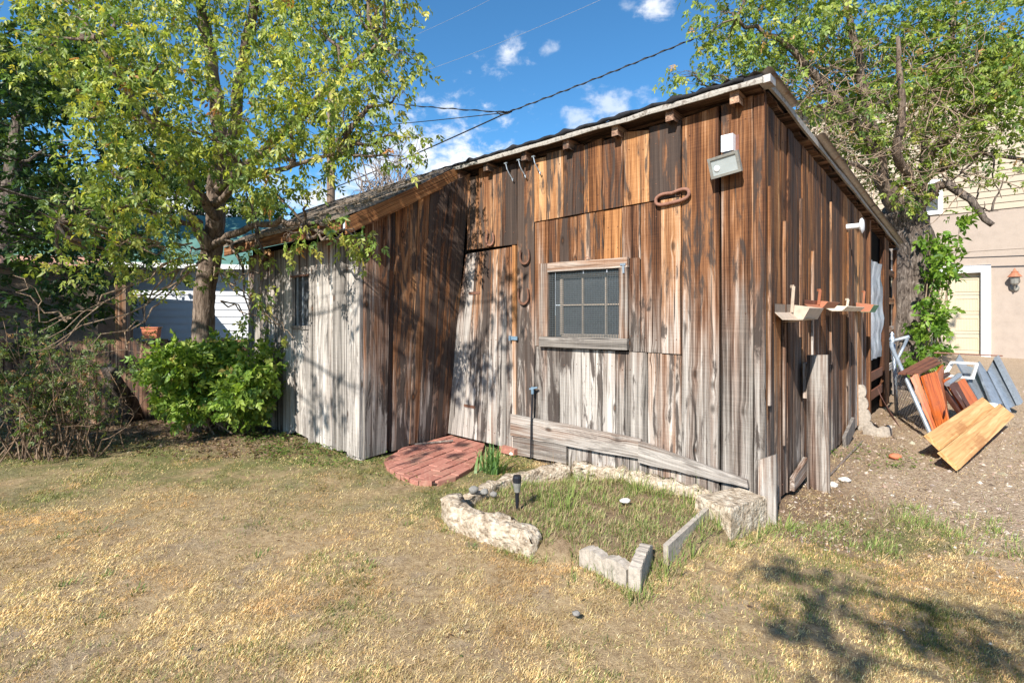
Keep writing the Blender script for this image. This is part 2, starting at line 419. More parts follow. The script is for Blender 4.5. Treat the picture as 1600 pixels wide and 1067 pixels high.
def plank_raw():
    m, t = newmat('raw_pine_plank')
    tc = t.n('ShaderNodeTexCoord').outputs['Object']
    g = t.noise(t.mapping(tc, (35, 35, 1.2)), 1, 5, .6, .8); b = t.noise(t.mapping(tc, (5, 5, 2.2)), 1, 4, .6)
    c = t.ramp(g, [(.3, (.36, .17, .062)), (.5, (.55, .31, .125)), (.7, (.68, .44, .21))])
    c = t.mix(t.math('MULTIPLY', t.smooth(b, .56, .70), .65), c, (.30, .125, .045))
    t.out(t.bsdf(c, .7, t.bump(g, .4, .003), spec=.25)); return m
M['pine'] = plank_raw()
def orange_wood():
    m, t = newmat('orange_stained_wood')
    tc = t.n('ShaderNodeTexCoord').outputs['Object']; g = t.noise(t.mapping(tc, (55, 55, 2.0)), 1, 5, .6, .8); b = t.noise(tc, 7, 4, .6)
    c = t.ramp(g, [(.3, (.20, .036, .010)), (.5, (.42, .098, .020)), (.7, (.55, .165, .04))])
    c = t.mix(t.math('MULTIPLY', t.smooth(b, .55, .72), .7), c, (.14, .045, .025))
    t.out(t.bsdf(c, t.math('ADD', .25, t.math('MULTIPLY', b, .35)), t.bump(g, .3, .003), spec=.45)); return m
M['orange'] = orange_wood()

def brick_mat():
    m, t = newmat('red_paver')
    tc = t.n('ShaderNodeNewGeometry').outputs['Position']; oi = t.n('ShaderNodeObjectInfo').outputs['Random']
    n = t.noise(tc, 40, 5, .6); n2 = t.noise(tc, 4, 4, .6)
    c = t.mix(oi, (.28, .110, .082), (.38, .165, .125))
    c = t.mix(t.smooth(n, .45, .75), c, (.45, .24, .18))
    c = t.mix(t.math('MULTIPLY', t.smooth(n2, .5, .7), .5), c, (.34, .22, .15))
    t.out(t.bsdf(c, .9, t.bump(n, .5, .003), spec=.15)); return m
M['brick'] = brick_mat()

def rough_concrete():
    m, t = newmat('rough_old_concrete')
    p = t.n('ShaderNodeNewGeometry').outputs['Position']
    n = t.noise(p, 22, 7, .65); v = t.n('ShaderNodeTexVoronoi', None, Vector=p, Scale=38.0).outputs[0]; n3 = t.noise(p, 5, 4, .6)
    c = t.ramp(n, [(.33, (.17, .125, .085)), (.47, (.42, .335, .245)), (.62, (.60, .52, .41))])
    c = t.mix(t.math('MULTIPLY', t.smooth(v, .25, .08), .55), c, (.60, .55, .47))
    c = t.mix(t.math('MULTIPLY', t.smooth(n3, .5, .7), .5), c, (.36, .28, .19))
    h = t.math('SUBTRACT', n, t.math('MULTIPLY', v, .35))
    t.out(t.bsdf(c, .95, t.bump(h, 1.0, .028), spec=.1)); return m
M['concrete'] = rough_concrete()

def bark_mat(name, lo, mid, hi, sx=26, sz=5):
    m, t = newmat(name)
    tc = t.n('ShaderNodeTexCoord').outputs['Object']
    n = t.noise(t.mapping(tc, (sx, sx, sz)), 1, 6, .65, .8); n2 = t.noise(tc, 4, 4, .6)
    c = t.ramp(n, [(.33, lo), (.5, mid), (.68, hi)])
    c = t.mix(t.math('MULTIPLY', t.smooth(n2, .5, .72), .4), c, hi)
    t.out(t.bsdf(c, .95, t.bump(n, 1.0, .03), spec=.1)); return m
M['bark'] = bark_mat('grey_brown_bark', (.045, .032, .024), (.17, .125, .095), (.30, .235, .185))
M['bark_dark'] = bark_mat('dark_furrowed_bark', (.022, .017, .014), (.115, .09, .074), (.27, .225, .19))
M['twig'] = bark_mat('tan_twig', (.12, .08, .055), (.28, .20, .135), (.42, .32, .23))
M['twig_dead'] = bark_mat('grey_dead_twig', (.10, .08, .065), (.24, .19, .16), (.38, .32, .27))
M['twig_red'] = bark_mat('red_brown_twig', (.06, .04, .026), (.18, .12, .078), (.32, .23, .16))
M['pole'] = bark_mat('utility_pole_timber', (.08, .055, .04), (.20, .14, .10), (.30, .22, .16), 40, 2)

def leaf_mat(name, transl=.42, rough=.45, gain=1.0):
    """leaf colours come per leaf from the 'tint' attribute; light also comes through the blade"""
    m, t = newmat(name)
    c = t.n('ShaderNodeVertexColor', {'layer_name': 'tint'}).outputs[0]
    d = t.bsdf(c, rough, spec=.35)
    tr = t.n('ShaderNodeBsdfTranslucent', None, Color=t.mix(1.0, c, (1.25, 1.25, .55), 'MULTIPLY')).outputs[0]
    mx = t.n('ShaderNodeMixShader', None, Fac=transl); t.t.links.new(d, mx.inputs[1]); t.t.links.new(tr, mx.inputs[2])
    t.out(mx.outputs[0]); return m
M['leaf'] = leaf_mat('leaf_blades')
M['grass'] = leaf_mat('grass_blades', .25, .7)

def ground_mat():
    m, t = newmat('yard_ground')
    p = t.n('ShaderNodeNewGeometry').outputs['Position']
    z = t.n('ShaderNodeSeparateColor', None, Color=t.n('ShaderNodeVertexColor', {'layer_name': 'tint'}).outputs[0])   # r gravel, g bare soil, b green cover
    n1 = t.noise(p, 3.0, 6, .6); n2 = t.noise(p, 28, 6, .7); n3 = t.noise(t.mapping(p, (1, 1, 1)), 160, 3, .7); n4 = t.noise(p, .9, 4, .6)
    f = t.math('ADD', t.math('MULTIPLY', n2, .55), t.math('MULTIPLY', n3, .45))
    straw = t.ramp(f, [(.32, (.13, .085, .047)), (.48, (.315, .222, .125)), (.64, (.49, .37, .22))])
    straw = t.mix(t.math('MULTIPLY', t.smooth(n1, .50, .68), .55), straw, t.ramp(f, [(.3, (.12, .09, .065)), (.6, (.36, .285, .21))]))
    green = t.ramp(f, [(.3, (.055, .060, .022)), (.62, (.19, .185, .075))])
    straw = t.mix(t.math('MULTIPLY', z.outputs[2], t.smooth(n1, .30, .6)), straw, green)
    soil = t.ramp(f, [(.3, (.070, .046, .030)), (.5, (.20, .135, .088)), (.68, (.33, .245, .17))])
    v = t.n('ShaderNodeTexVoronoi', None, Vector=p, Scale=55.0)
    vc = t.n('ShaderNodeSeparateColor', None, Color=v.outputs['Color']).outputs[0]
    grav = t.mix(vc, (.24, .165, .11), (.50, .39, .28))
    grav = t.mix(t.math('MULTIPLY', t.smooth(n2, .42, .60), .85), grav, t.ramp(f, [(.3, (.22, .15, .10)), (.65, (.46, .35, .24))]))
    c = t.mix(z.outputs[1], straw, soil); c = t.mix(z.outputs[0], c, grav)
    h = t.math('ADD', f, t.math('MULTIPLY', t.math('MULTIPLY', v.outputs['Distance'], z.outputs[0]), -.6))
    t.out(t.bsdf(c, .95, t.bump(h, .9, .02), spec=.08)); return m
M['ground'] = ground_mat()
M['pebble'] = leaf_mat('pebbles', 0.0, .9)

def glass_mat():
    m, t = newmat('dusty_window_glass')
    p = t.n('ShaderNodeTexCoord').outputs['Object']; n = t.noise(p, 9, 4, .6)
    t.out(t.bsdf(t.mix(n, (.035, .04, .045), (.12, .13, .14)), t.math('ADD', .08, t.math('MULTIPLY', n, .2)), spec=.6)); return m
M['glass'] = glass_mat()
def lens_mat():
    m, t = newmat('floodlight_lens')
    p = t.n('ShaderNodeTexCoord').outputs['Object']; n = t.noise(p, 14, 3, .6)
    t.out(t.bsdf(t.mix(n, (.27, .30, .30), (.42, .45, .44)), .12, spec=.6)); return m
M['lens'] = lens_mat()
M['screen'] = plain('insect_screen_wire', (.10, .115, .12), .5, .4, .2, 60)
def plastic_sheet():
    m, t = newmat('cloudy_plastic_sheet')
    p = t.n('ShaderNodeTexCoord').outputs['Object']; n = t.noise(t.mapping(p, (6, 6, 1.5)), 1, 5, .6, .6)
    t.out(t.bsdf(t.ramp(n, [(.35, (.16, .20, .25)), (.5, (.36, .41, .47)), (.62, (.62, .66, .70))]), .3, t.bump(n, .5, .02), spec=.5)); return m
M['plastic'] = plastic_sheet()
def siding(name, c, pitch, ax=2):
    m, t = newmat(name)
    p = t.n('ShaderNodeTexCoord').outputs['Object']; n = t.noise(p, 2.0, 4, .6); n2 = t.noise(p, 60, 3, .6)
    col = t.mix(n, tuple(x * .9 for x in c), tuple(min(1, x * 1.06) for x in c))
    t.out(t.bsdf(t.mix(t.math('MULTIPLY', n2, .2), col, tuple(x * .8 for x in c)), .8, t.bump(n2, .2, .004), spec=.2)); return m
M['siding'] = siding('tan_lap_siding', (.42, .35, .265), .2)
M['stucco'] = plain('pinkish_tan_stucco', (.36, .295, .245), .95, 0, .06, 5, .1, .004)
M['white_siding'] = siding('white_clapboard', (.74, .76, .80), .15)
# ------------------------------------------------------------------ ground
SHED_POLY = [tuple((C + NS * .0)[:2]), tuple((C + F * TL)[:2]), tuple(A[:2]), tuple((A + F * AL)[:2]), tuple((C + F * (TL + AL) + R * 6.9)[:2]), tuple((C + R * 6.9)[:2])]
def zones(x, y):
    n = vnoise(x, y, 1.6, 21, 4) - .5
    n2 = vnoise(x, y, 6, 31, 3) - .5
    e = x - (2.75 + .10 * (y - 3)) + n * .9 + n2 * .35
    grav = sstep(e, -.25, .35) * sstep(y, 2.2, 3.2)
    grav = np.maximum(grav, sstep(x, 3.6, 4.4) * sstep(y, 2.0, 2.8))
    # bare soil: foot of the side wall, under the bushes on the left, inside the bed
    ds = (x - C.x) * NS.x + (y - C.y) * NS.y; ss = (x - C.x) * R.x + (y - C.y) * R.y
    soil = sstep(ds + n * .35, 1.0, .25) * (ss > -.25) * (ds > -.4) * .95
    left = sstep(y + .30 * (x + 4) + n * .8, 5.35, 5.9) * sstep(-x, 1.8, 3.2)
    soil = np.maximum(soil, left)
    soil = np.maximum(soil, in_poly(x, y, BED) * .75)
    soil = np.maximum(soil, sstep(n2, .14, .30) * .45)
    grav = grav * (1 - sstep(soil, .5, 1) * .5)
    green = sstep(y + n * 1.6, 2.9, 5.0) * (x < .2) * .9
    g2 = sstep(-np.hypot((x - 2.45) / .75, (y - 3.35) / .5) + n * 1.0, -1.0, -.4)
    g3 = in_poly(x, y, BED) * .8
    green = np.clip(np.maximum(np.maximum(green, g2), g3) + sstep(n, .12, .3) * .25, 0, 1)
    return grav, soil, green
def ground():
    xs = np.concatenate([-np.geomspace(160, 10.2, 16), np.arange(-10, 13.01, .075), np.geomspace(13.3, 160, 14)])
    ys = np.concatenate([-np.geomspace(160, 3.2, 16), np.arange(-3, 1.3, .3), np.arange(1.4, 9.0, .06), np.arange(9.1, 18, .25), np.geomspace(18.3, 300, 16)])
    X, Y = np.meshgrid(xs, ys); Z = gz(X, Y)
    V = np.stack([X.ravel(), Y.ravel(), Z.ravel()], 1); nx, ny = len(xs), len(ys)
    i = np.arange(nx - 1)[None, :] + nx * np.arange(ny - 1)[:, None]
    q = np.stack([i, i + 1, i + 1 + nx, i + nx], -1).reshape(-1, 4)
    gr, so, ge = zones(V[:, 0], V[:, 1])
    o = np_mesh('ground', V, q, M['ground'], color=np.stack([gr, so, ge], 1), smooth=True)
    tag(o, kind='structure')
ground()

# ------------------------------------------------------------------ the old shed
shed = empty('wooden_shed', C, 'old weathered plank shed with lean-to annex and sloping roof', 'shed')
def rc(w=.5, g=.5, d=.5, s=.16, boost=.07): return tuple(min(1, max(0, v + random.uniform(-s - boost, s + boost))) for v in (w, g, d))
def backing(name, quad, thick_dir, mat=None):
    vs = [Vector(q) for q in quad]; vs2 = [v + thick_dir for v in vs]
    return MB().add(vs + vs2, [(0, 1, 2, 3), (7, 6, 5, 4), (0, 4, 5, 1), (1, 5, 6, 2), (2, 6, 7, 3), (3, 7, 4, 0)]).build(name, mat or M['gap_shade'], shed)

ZT = 2.89                                     # top of the front wall boards
WIN = (tpx(862), tpx(974), 1.16, 1.93)        # rough opening in the front wall
# ---- front wall: near-black backing painted as the shade seen through board gaps, left open where the window is
t0w, t1w = min(WIN[0], WIN[1]) , max(WIN[0], WIN[1])
wall_front = MB()
def slab(mb, ta, tb, za, zb, w0=-.05, w1=-.012, P=WF):
    vs = [P(ta, za, w1), P(tb, za, w1), P(tb, zb, w1), P(ta, zb, w1), P(ta, za, w0), P(tb, za, w0), P(tb, zb, w0), P(ta, zb, w0)]
    mb.add(vs, [(0, 1, 2, 3), (7, 6, 5, 4), (0, 4, 5, 1), (1, 5, 6, 2), (2, 6, 7, 3), (3, 7, 4, 0)])
zw0 = zat(532, (C + F * t0w).y); zw1 = zat(425, (C + F * t0w).y)
slab(wall_front, 0.0, t0w, -.1, ZT); slab(wall_front, t1w, TL + .25, -.1, ZT)
slab(wall_front, t0w, t1w, -.1, 1.17); slab(wall_front, t0w, t1w, 1.92, ZT)
wall_front = wall_front.build('front_wall', M['gap_shade'], shed)

def fy(px): return (C + F * tpx(px)).y
def fz(px, py): return zat(py, fy(px))
def fboard(p0, p1, zb0, zb1, zt0, zt1, col, thick=.022, mat='wood', gap=-.0035, parent=None, rag=(0, 0), w=0.0, name='wall_board'):
    """a vertical board of the front wall between photo columns p0 < p1"""
    ta, tb = tpx(p0) + gap, tpx(p1) - gap
    return plank(name, parent or wall_front, [WF(ta, zb0, w), WF(tb, zb1, w), WF(tb, zt1, w), WF(ta, zt0, w)], NF, thick, M[mat], col, ragged=rag)
# boards over the door
e = [733, 751, 773, 788, 811]
for i in range(4):
    a, b = e[i], e[i + 1]
    lo = lambda p: fz(p, 391 - (p - 733) * .115)
    top = ZT + (.05 if i == 1 else random.uniform(-.03, .01))
    fboard(a, b, lo(a), lo(b), top, top + random.uniform(-.01, .01), rc(.30, .34, .62), thick=.030)
fboard(811, 838, .12, .12, ZT, ZT, rc(.28, .42, .60, .08), thick=.026)          # the dark board with the horseshoes
# upper course
e = [838, 857.5, 884, 915.6, 944.7, 977.5, 1017.8, 1067]
seam = lambda p: fz(p, 348 - (p - 840) * .176)
warmth = [(.45, .36, .50), (.50, .34, .55), (.48, .38, .62), (.58, .32, .52), (.30, .34, .54), (.60, .34, .48), (.22, .60, .66)]
for i in range(7):
    a, b = e[i], e[i + 1]
    fboard(a, b, seam(a) + .004, seam(b) + .004, ZT + random.uniform(-.03, .02), ZT + random.uniform(-.03, .02), rc(*warmth[i], .05), thick=.036)
# middle course beside and above the window
e = [838, 860, 903.6, 932, 946, 974, 1003, 1035, 1067.5]
bot = lambda p: fz(p, 540 + (p - 838) * .057)
cols = [(.62, .40, .45), (.50, .44, .55), (.42, .40, .58), (.85, .22, .30), (.95, .16, .22), (.52, .46, .42), (.60, .44, .40), (.55, .50, .38)]
for i in range(8):
    a, b = e[i], e[i + 1]
    fw0, fw1 = 854, 984
    if a == 974:                                       # passes beside the window frame
        fboard(985, b, bot(985), bot(b), fz(985, 404), fz(b, 403), (.5, .5, .45), thick=.024)
    if b > fw0 + 4 and a < fw1 - 4 and a >= 850:      # above the window only
        fboard(a, b, fz(a, 416 - (a - 850) * .07), fz(b, 416 - (b - 850) * .07), seam(a) - .004, seam(b) - .004, rc(*cols[i], .05))
    else:
        fboard(a, b, bot(a), bot(b), seam(a) - .004, seam(b) - .004, rc(*cols[i], .05), thick=.024 + .006 * (i % 2))
# lower course
e = [838, 876, 911, 943, 963, 978, 1014, 1067]
cols = [(.45, .56, .56), (.4, .58, .5), (.52, .55, .45), (.62, .50, .4), (.52, .56, .42), (.6, .50, .45), (.75, .44, .40)]
for i in range(7):
    a, b = e[i], e[i + 1]
    fboard(a, b, -.03, -.03, bot(a) - .006, bot(b) - .006, rc(*cols[i], .05), thick=.018, gap=-.003 - .005 * (i == 5))
fboard(1067.5, 1126, -.04, -.04, ZT, ZT + .02, (.62, .50, .42), thick=.030)
fboard(1128.5, 1179, -.04, -.04, ZT + .02, ZT + .03, (.66, .52, .38), thick=.026)
plank('corner_board', wall_front, [WF(tpx(1180), -.04, 0), WF(-.03, -.04, 0), WF(-.03, ZT + .02, 0), WF(tpx(1180), ZT + .02, 0)], NF, .03, M['wood'], (.45, .46, .55))
# skirting boards that run downhill along the foot of the wall
def skirt(pts, w, th, c):
    (x0, y0), (x1, y1), (x2, y2), (x3, y3) = pts       # bottom left, bottom right, top right, top left in the photograph
    q = [WF(tpx(x), fz(x, y), w) for x, y in pts]
    v = q[1] - q[0]
    # lay it as a plank lying along its length: rotate the quad so that its length is the long axis
    plank('skirting_board', wall_front, [q[1], q[2], q[3], q[0]], NF, th, M['wood_grey'], c, segs=8, edge=.006)
skirt([(804, 678), (1010, 716), (1006, 684), (804, 645)], .030, .030, (.5, .5, .40))
skirt([(1003, 720), (1174, 758), (1172, 747), (1004, 687)], .036, .032, (.5, .5, .40))
skirt([(806, 708), (890, 722), (890, 695), (806, 680)], .028, .022, (.5, .5, .50))

# ---- door
door = MB().add([WF(tpx(x), z, .004) for x, z in ((697, .06), (809, .06), (808, fz(808, 384)), (735, fz(735, 396)))], [(0, 1, 2, 3)])
door = door.build('door', M['gap_shade'], shed)
e0 = [696, 726, 748, 763, 779, 793, 804]; e1 = [730, 747, 760, 771, 783, 795, 806]
dc = [(.5, .62, .5), (.45, .64, .52), (.5, .62, .5), (.45, .66, .48), (.55, .60, .45), (.62, .52, .42)]
for i in range(6):
    a0, b0, a1, b1 = e0[i], e0[i + 1], e1[i], e1[i + 1]
    topz = lambda p: fz(p, 397 - (p - 735) * .16)
    plank('door_board', door, [WF(tpx(a0) - .002, .05, .006), WF(tpx(b0) + .002, .05, .006), WF(tpx(b1) + .002, topz(b1), .006), WF(tpx(a1) - .002, topz(a1), .006)], NF, .022, M['wood'], rc(*dc[i], .05))
plank('door_jamb', door, [WF(tpx(804), .05, .0), WF(tpx(810), .05, .0), WF(tpx(810), fz(810, 384), .0), WF(tpx(805), fz(805, 384), .0)], NF, .040, M['wood'], (.95, .30, .25))
lt = MB(); lt.box(WF(tpx(808), fz(808, 528), .050), .095, .012, .036, (F, NF, UP)); lt.box(WF(tpx(803), fz(803, 528), .060), .018, .016, .050, (F, NF, UP))
lt.build('latch', M['blue_latch'], door)
lt = MB(); lt.box(WF(tpx(745), fz(745, 458), .034), .17, .006, .028, (F, NF, UP)); lt.build('hinge', M['rust'], door)
lt = MB(); lt.box(WF(tpx(737), fz(737, 634), .034), .17, .006, .028, (F, NF, UP)); lt.build('hinge', M['rust'], door)

# ---- window in the front wall
WP = [(849, 413), (986, 403), (987, 546), (851, 541)]
def wp(u, v, w):           # u to the right, v down, over the outer frame
    x = WP[0][0] + (WP[1][0] - WP[0][0]) * u
    y0 = WP[0][1] + (WP[1][1] - WP[0][1]) * u; y1 = WP[3][1] + (WP[2][1] - WP[3][1]) * u
    return WF(tpx(x), fz(x, y0 + (y1 - y0) * v), w)
window = empty('window', wp(.5, 1, .03)); attach(window, shed)
fu, fv = .095, .105
def fr(a, b, c, d, th, col, nm='frame_rail'):
    plank(nm, window, [a, b, c, d], NF, th, M['wood_grey'], col, segs=6, edge=.002, warp=.001)
W0 = .030
fr(wp(fu, 0, W0), wp(fu, fv, W0), wp(1 - fu * .0 - .0, fv, W0), wp(1, 0, W0), .034, (.62, .40, .42))            # head
fr(wp(0, 1 - fv * 1.15, W0), wp(0, 1, W0), wp(1, 1, W0), wp(1, 1 - fv * 1.15, W0), .037, (.5, .56, .40))         # sill rail
fr(wp(0, 1 - fv * 1.18, W0), wp(fu, 1 - fv * 1.18, W0), wp(fu, 0, W0), wp(0, 0, W0), .032, (.75, .34, .40), 'frame_stile')
fr(wp(1 - fu, 1 - fv * 1.18, W0), wp(1, 1 - fv * 1.18, W0), wp(1, fv * 1.02, W0), wp(1 - fu, fv * 1.02, W0), .032, (.80, .36, .42), 'frame_stile')
for k in range(4):     # metal angle at the upper right corner
    pass
MB().box(wp(.955, .075, .070), .05, .004, .018, (F, NF, UP)).box(wp(.962, .13, .0695), .018, .004, .06, (F, NF, UP)).build('corner_bracket', M['galv'], window)
MB().tube([wp(.53 + .03 * math.cos(a), -.01 - .03 * math.sin(a), .045) for a in np.linspace(0, math.pi, 9)], .003, 6).build('wire_loop', M['rust_pale'], window)
# recessed sash with six panes
sash = MB()
def sb(u0, v0, u1, v1, th=.022, w=-.03):
    sash.bar(wp(u0, v0, w), wp(u1, v1, w), th, .022, NF)
ua, ub, va, vb = .19, .93, .16, .86
for u in (ua, .43, .70, ub): sb(u, va, u, vb, .017 if u in (.43, .70) else .03)
for v in (va, .50, vb): sb(ua, v, ub, v, .016 if v == .50 else .03)
sash.build('sash', M['beige'], window)
us = (.11, .43, .70, .99); vs_ = (.08, .50, .92)
for i in range(3):
    for j in range(2):
        MB().add([wp(us[i] + .006, vs_[j + 1] - .006, -.035), wp(us[i + 1] - .006, vs_[j + 1] - .006, -.035), wp(us[i + 1] - .006, vs_[j] + .006, -.035), wp(us[i] + .006, vs_[j] + .006, -.035)], [(0, 1, 2, 3)]).build('pane', M['glass'], window)
rev = MB()
for (u0, v0, u1, v1) in ((fu * .9, .09, fu * .9, .9), (1 - fu * .9, .09, 1 - fu * .9, .9), (.09, fv * .9, .91, fv * .9), (.09, .895, .91, .895)):
    rev.bar(wp(u0, v0, -.012), wp(u1, v1, -.012), .02, .085, NF)
rev.build('reveal', M['wood_dark'], window)
sc = MB(); nu, nv = 44, 36
for i in range(1, nu): 
    u = fu + (1 - 2 * fu) * i / nu; sc.bar(wp(u, fv * .95, .036), wp(u, 1 - fv * 1.1, .036), .0040, .0014, NF)
for j in range(1, nv):
    v = fv + (1 - 2.1 * fv) * j / nv; sc.bar(wp(fu * .95, v, .0375), wp(1 - fu * .95, v, .0375), .0040, .0014, NF)
o = sc.build('insect_screen', M['screen'], window); o['kind'] = 'stuff'
# things just behind the glass: a shelf edge and a stick
MB().box(wp(.5, .74, -.12), .6, .05, .02, (F, NF, UP)).build('inner_shelf', M['wood_grey'], window)

# ---- right hand side wall
wall_side = MB()
vs = [WS(.0, -.1, -.03), WS(6.9, -.1, -.03), WS(6.9, 2.44, -.03), WS(.0, 2.87, -.03), WS(.0, -.1, -.06), WS(6.9, -.1, -.06), WS(6.9, 2.44, -.06), WS(.0, 2.87, -.06)]
wall_side.add(vs, [(3, 2, 1, 0), (4, 5, 6, 7), (0, 4, 7, 3), (1, 5, 4, 0), (2, 6, 5, 1), (3, 7, 6, 2)])
wall_side = wall_side.build('side_wall', M['gap_shade'], shed)
def stop(s): return 2.885 - .0625 * s
s = -.012; i = 0
random.seed(21)
while s < 4.22:
    w = random.choice((.13, .17, .19, .21, .24, .16)); 
    if i == 0: w = .13
    e_ = min(s + w, 4.25)
    wc = random.choice(((.35, .42, .60), (.55, .35, .50), (.30, .36, .66), (.85, .30, .35), (.45, .44, .55), (.65, .38, .45)))
    zb = -.03 + .02 * max(0, s - 1.2)
    zb = max(zb, gz1(*WS(s, 0)[:2]) - .04)
    plank('wall_board', wall_side, [WS(s + .003, zb, -.026), WS(e_ - .004, zb, -.026), WS(e_ - .004, stop(e_), -.026), WS(s + .003, stop(s), -.026)], NS, random.choice((.026, .028, .030, .034)), M['wood_side'], rc(*wc, .06), ragged=(.05, 0))
    s = e_ + random.choice((0, 0, .012, .03)); i += 1
for s_, z0, z1 in ((.10, .75, 2.3), (.46, .4, 2.1), (.93, 1.2, 2.35), (1.32, .85, 1.95), (2.05, .9, 2.5), (2.9, .6, 2.3)):      # thin cover strips
    plank('batten', wall_side, [WS(s_, z0, .012), WS(s_ + .035, z0, .012), WS(s_ + .035, z1, .012), WS(s_, z1, .012)], NS, .016, M['wood_side'], rc(.6, .52, .45, .1))
# far end: doorway with a plastic sheet, a red brown post, open slats
for a, b in ((4.25, 4.34), (5.55, 6.05)):
    plank('door_post', wall_side, [WS(a, .02, -.02), WS(b, .02, -.02), WS(b, stop(b), -.02), WS(a, stop(a), -.02)], NS, .06, M['wood_brown'], (.45, .3, .4))
sheet = MB(); cols_ = 9; rows = 12; vv = []
for j in range(rows + 1):
    for i in range(cols_ + 1):
        s_ = 4.36 + 1.15 * i / cols_; z_ = .78 + 1.33 * j / rows
        vv.append(WS(s_, z_, .015 + .02 * math.sin(i * 1.9 + j * .6) + .012 * math.sin(j * 1.7)))
sheet.add(vv, [(j * (cols_ + 1) + i, j * (cols_ + 1) + i + 1, (j + 1) * (cols_ + 1) + i + 1, (j + 1) * (cols_ + 1) + i) for j in range(rows) for i in range(cols_)])
sheet.build('plastic_door_sheet', M['plastic'], wall_side, smooth=True)
for z_ in (.30, .55):
    MB().bar(WS(4.34, z_, .01), WS(5.55, z_, .01), .12, .02, NS).build('door_rail', M['redbrown'], wall_side)
for z_ in (.5, 1.1, 1.55, 2.0):
    plank('open_slat', wall_side, [WS(6.05, z_, .0), WS(6.05, z_ + .1, .0), WS(6.9, z_ + .1, .0), WS(6.9, z_, .0)], NS, .025, M['wood_side'], rc(.5, .6, .4))
plank('back_corner_post', wall_side, [WS(6.80, .05, .0), WS(6.93, .05, .0), WS(6.93, stop(6.9), .0), WS(6.80, stop(6.8), .0)], NS, .05, M['wood_side'], (.5, .5, .5))
# short boards nailed low on the side wall
def sboard(s0, s1, z0, z1, o_, th, c, tilt=0.0, mat='wood_grey', name='nailed_board'):
    plank(name, wall_side, [WS(s0 + tilt, z0, o_), WS(s1 + tilt, z0, o_), WS(s1, z1, o_), WS(s0, z1, o_)], NS, th, M[mat], c)
plank('nailed_board', wall_side, [C + R * -.05 + NS * .005 + UP * -.07, C + R * -.05 + NS * .115 + UP * -.07, C + R * -.05 + NS * .115 + UP * .46, C + R * -.05 + NS * .005 + UP * .40], NF, .03, M['wood_grey'], (.4, .5, .5))
plank('nailed_board', wall_side, [WS(.62, .12, .02), WS(.62, .02, .02), WS(1.02, .06, .02), WS(1.02, .20, .02)], NS, .035, M['wood_grey'], (.6, .4, .4))
sboard(.97, 1.12, .70, .99, .03, .03, (.5, .5, .4))

# ---- main roof: decking, rafters, black roll roofing, white fascia, tin edge on the right
FO, SO, BO = .14, .05, .15                       # overhangs front, side, back
def rz(s): return 2.948 - .062 * s               # underside of the decking
roof = MB()
def RP(t, s, dz): return C + F * t + R * s + UP * (rz(s) + dz)
tR, tLf = -SO, TL + AL + .15
nrow, ncol = 10, 26; vv = []
for j in range(nrow + 1):
    for i in range(ncol + 1):
        t_ = tR + (tLf - tR) * i / ncol; s_ = -FO + (6.9 + BO + FO) * j / nrow
        bumpz = .022 * math.sin(i * 2.1) * (j == 0) + .008 * random.uniform(-1, 1)
        vv.append(RP(t_, s_ - (.012 * random.random() if j == 0 else 0), .042 + bumpz * .6))
nb = len(vv)
for j in (0,):
    for i in range(ncol + 1):
        t_ = tR + (tLf - tR) * i / ncol
        vv.append(RP(t_, -FO - .008, .014))
fs = [(j * (ncol + 1) + i, j * (ncol + 1) + i + 1, (j + 1) * (ncol + 1) + i + 1, (j + 1) * (ncol + 1) + i) for j in range(nrow) for i in range(ncol)]
fs += [(nb + i, nb + i + 1, i + 1, i) for i in range(ncol)]
roof.add(vv, [tuple(reversed(f)) for f in fs])
roof = roof.build('roof', M['tar'], shed)
# rolled lumpy edge of the roofing
pts = [RP(tR + .12 + (TL + .05 - tR) * k / 60, -FO - .012, .040 + .006 * math.sin(k * 1.7)) for k in range(61)]
MB().tube(pts, [.016 + .005 * math.sin(k * 2.3) * math.sin(k * .7) + (.016 if k in (9, 17, 27, 38, 49) else 0) for k in range(61)], 8).build('rolled_edge', M['tar'], roof, smooth=True)
q = [RP(tR - .005, -FO - .006, -.020), RP(tLf, -FO - .006, -.020), RP(tLf, -FO - .006, .018), RP(tR - .005, -FO - .006, .018)]
plank('fascia', roof, [q[0], q[3], RP(TL + .02, -FO - .006, .016), RP(TL + .02, -FO - .006, -.016)], NF, .016, M['fascia_w'], segs=20, edge=.006, warp=.004)
for t_ in (.14, .62, 1.10, 1.60, 2.10, 2.62, 3.05):
    plank('rafter', roof, [C + F * (t_ - .03) + R * (-FO + .02) + UP * (rz(0) - .085), C + F * (t_ + .03) + R * (-FO + .02) + UP * (rz(0) - .085), C + F * (t_ + .03) + R * .3 + UP * (rz(.3) - .085), C + F * (t_ - .03) + R * .3 + UP * (rz(.3) - .085)], UP, .085, M['soffit'], rc(.6, .3, .4), segs=3, back=0.0)
# decking boards run along the front, their ends show under the tin on the right
s_ = -FO; k = 0
while s_ < 6.9 + BO - .02:
    w = random.uniform(.17, .24); e_ = min(s_ + w, 6.9 + BO)
    tr_ = tR + random.uniform(-.015, .05)
    lo = [C + F * tr_ + R * (s_ + .004) + UP * rz(s_), C + F * tr_ + R * (e_ - .004) + UP * rz(e_), C + F * (TL + .1) + R * (e_ - .004) + UP * rz(e_), C + F * (TL + .1) + R * (s_ + .004) + UP * rz(s_)]
    plank('decking_board', roof, lo, UP, .022, M['soffit'], rc(.55, .28, .42, .1), segs=3)
    s_ = e_; k += 1
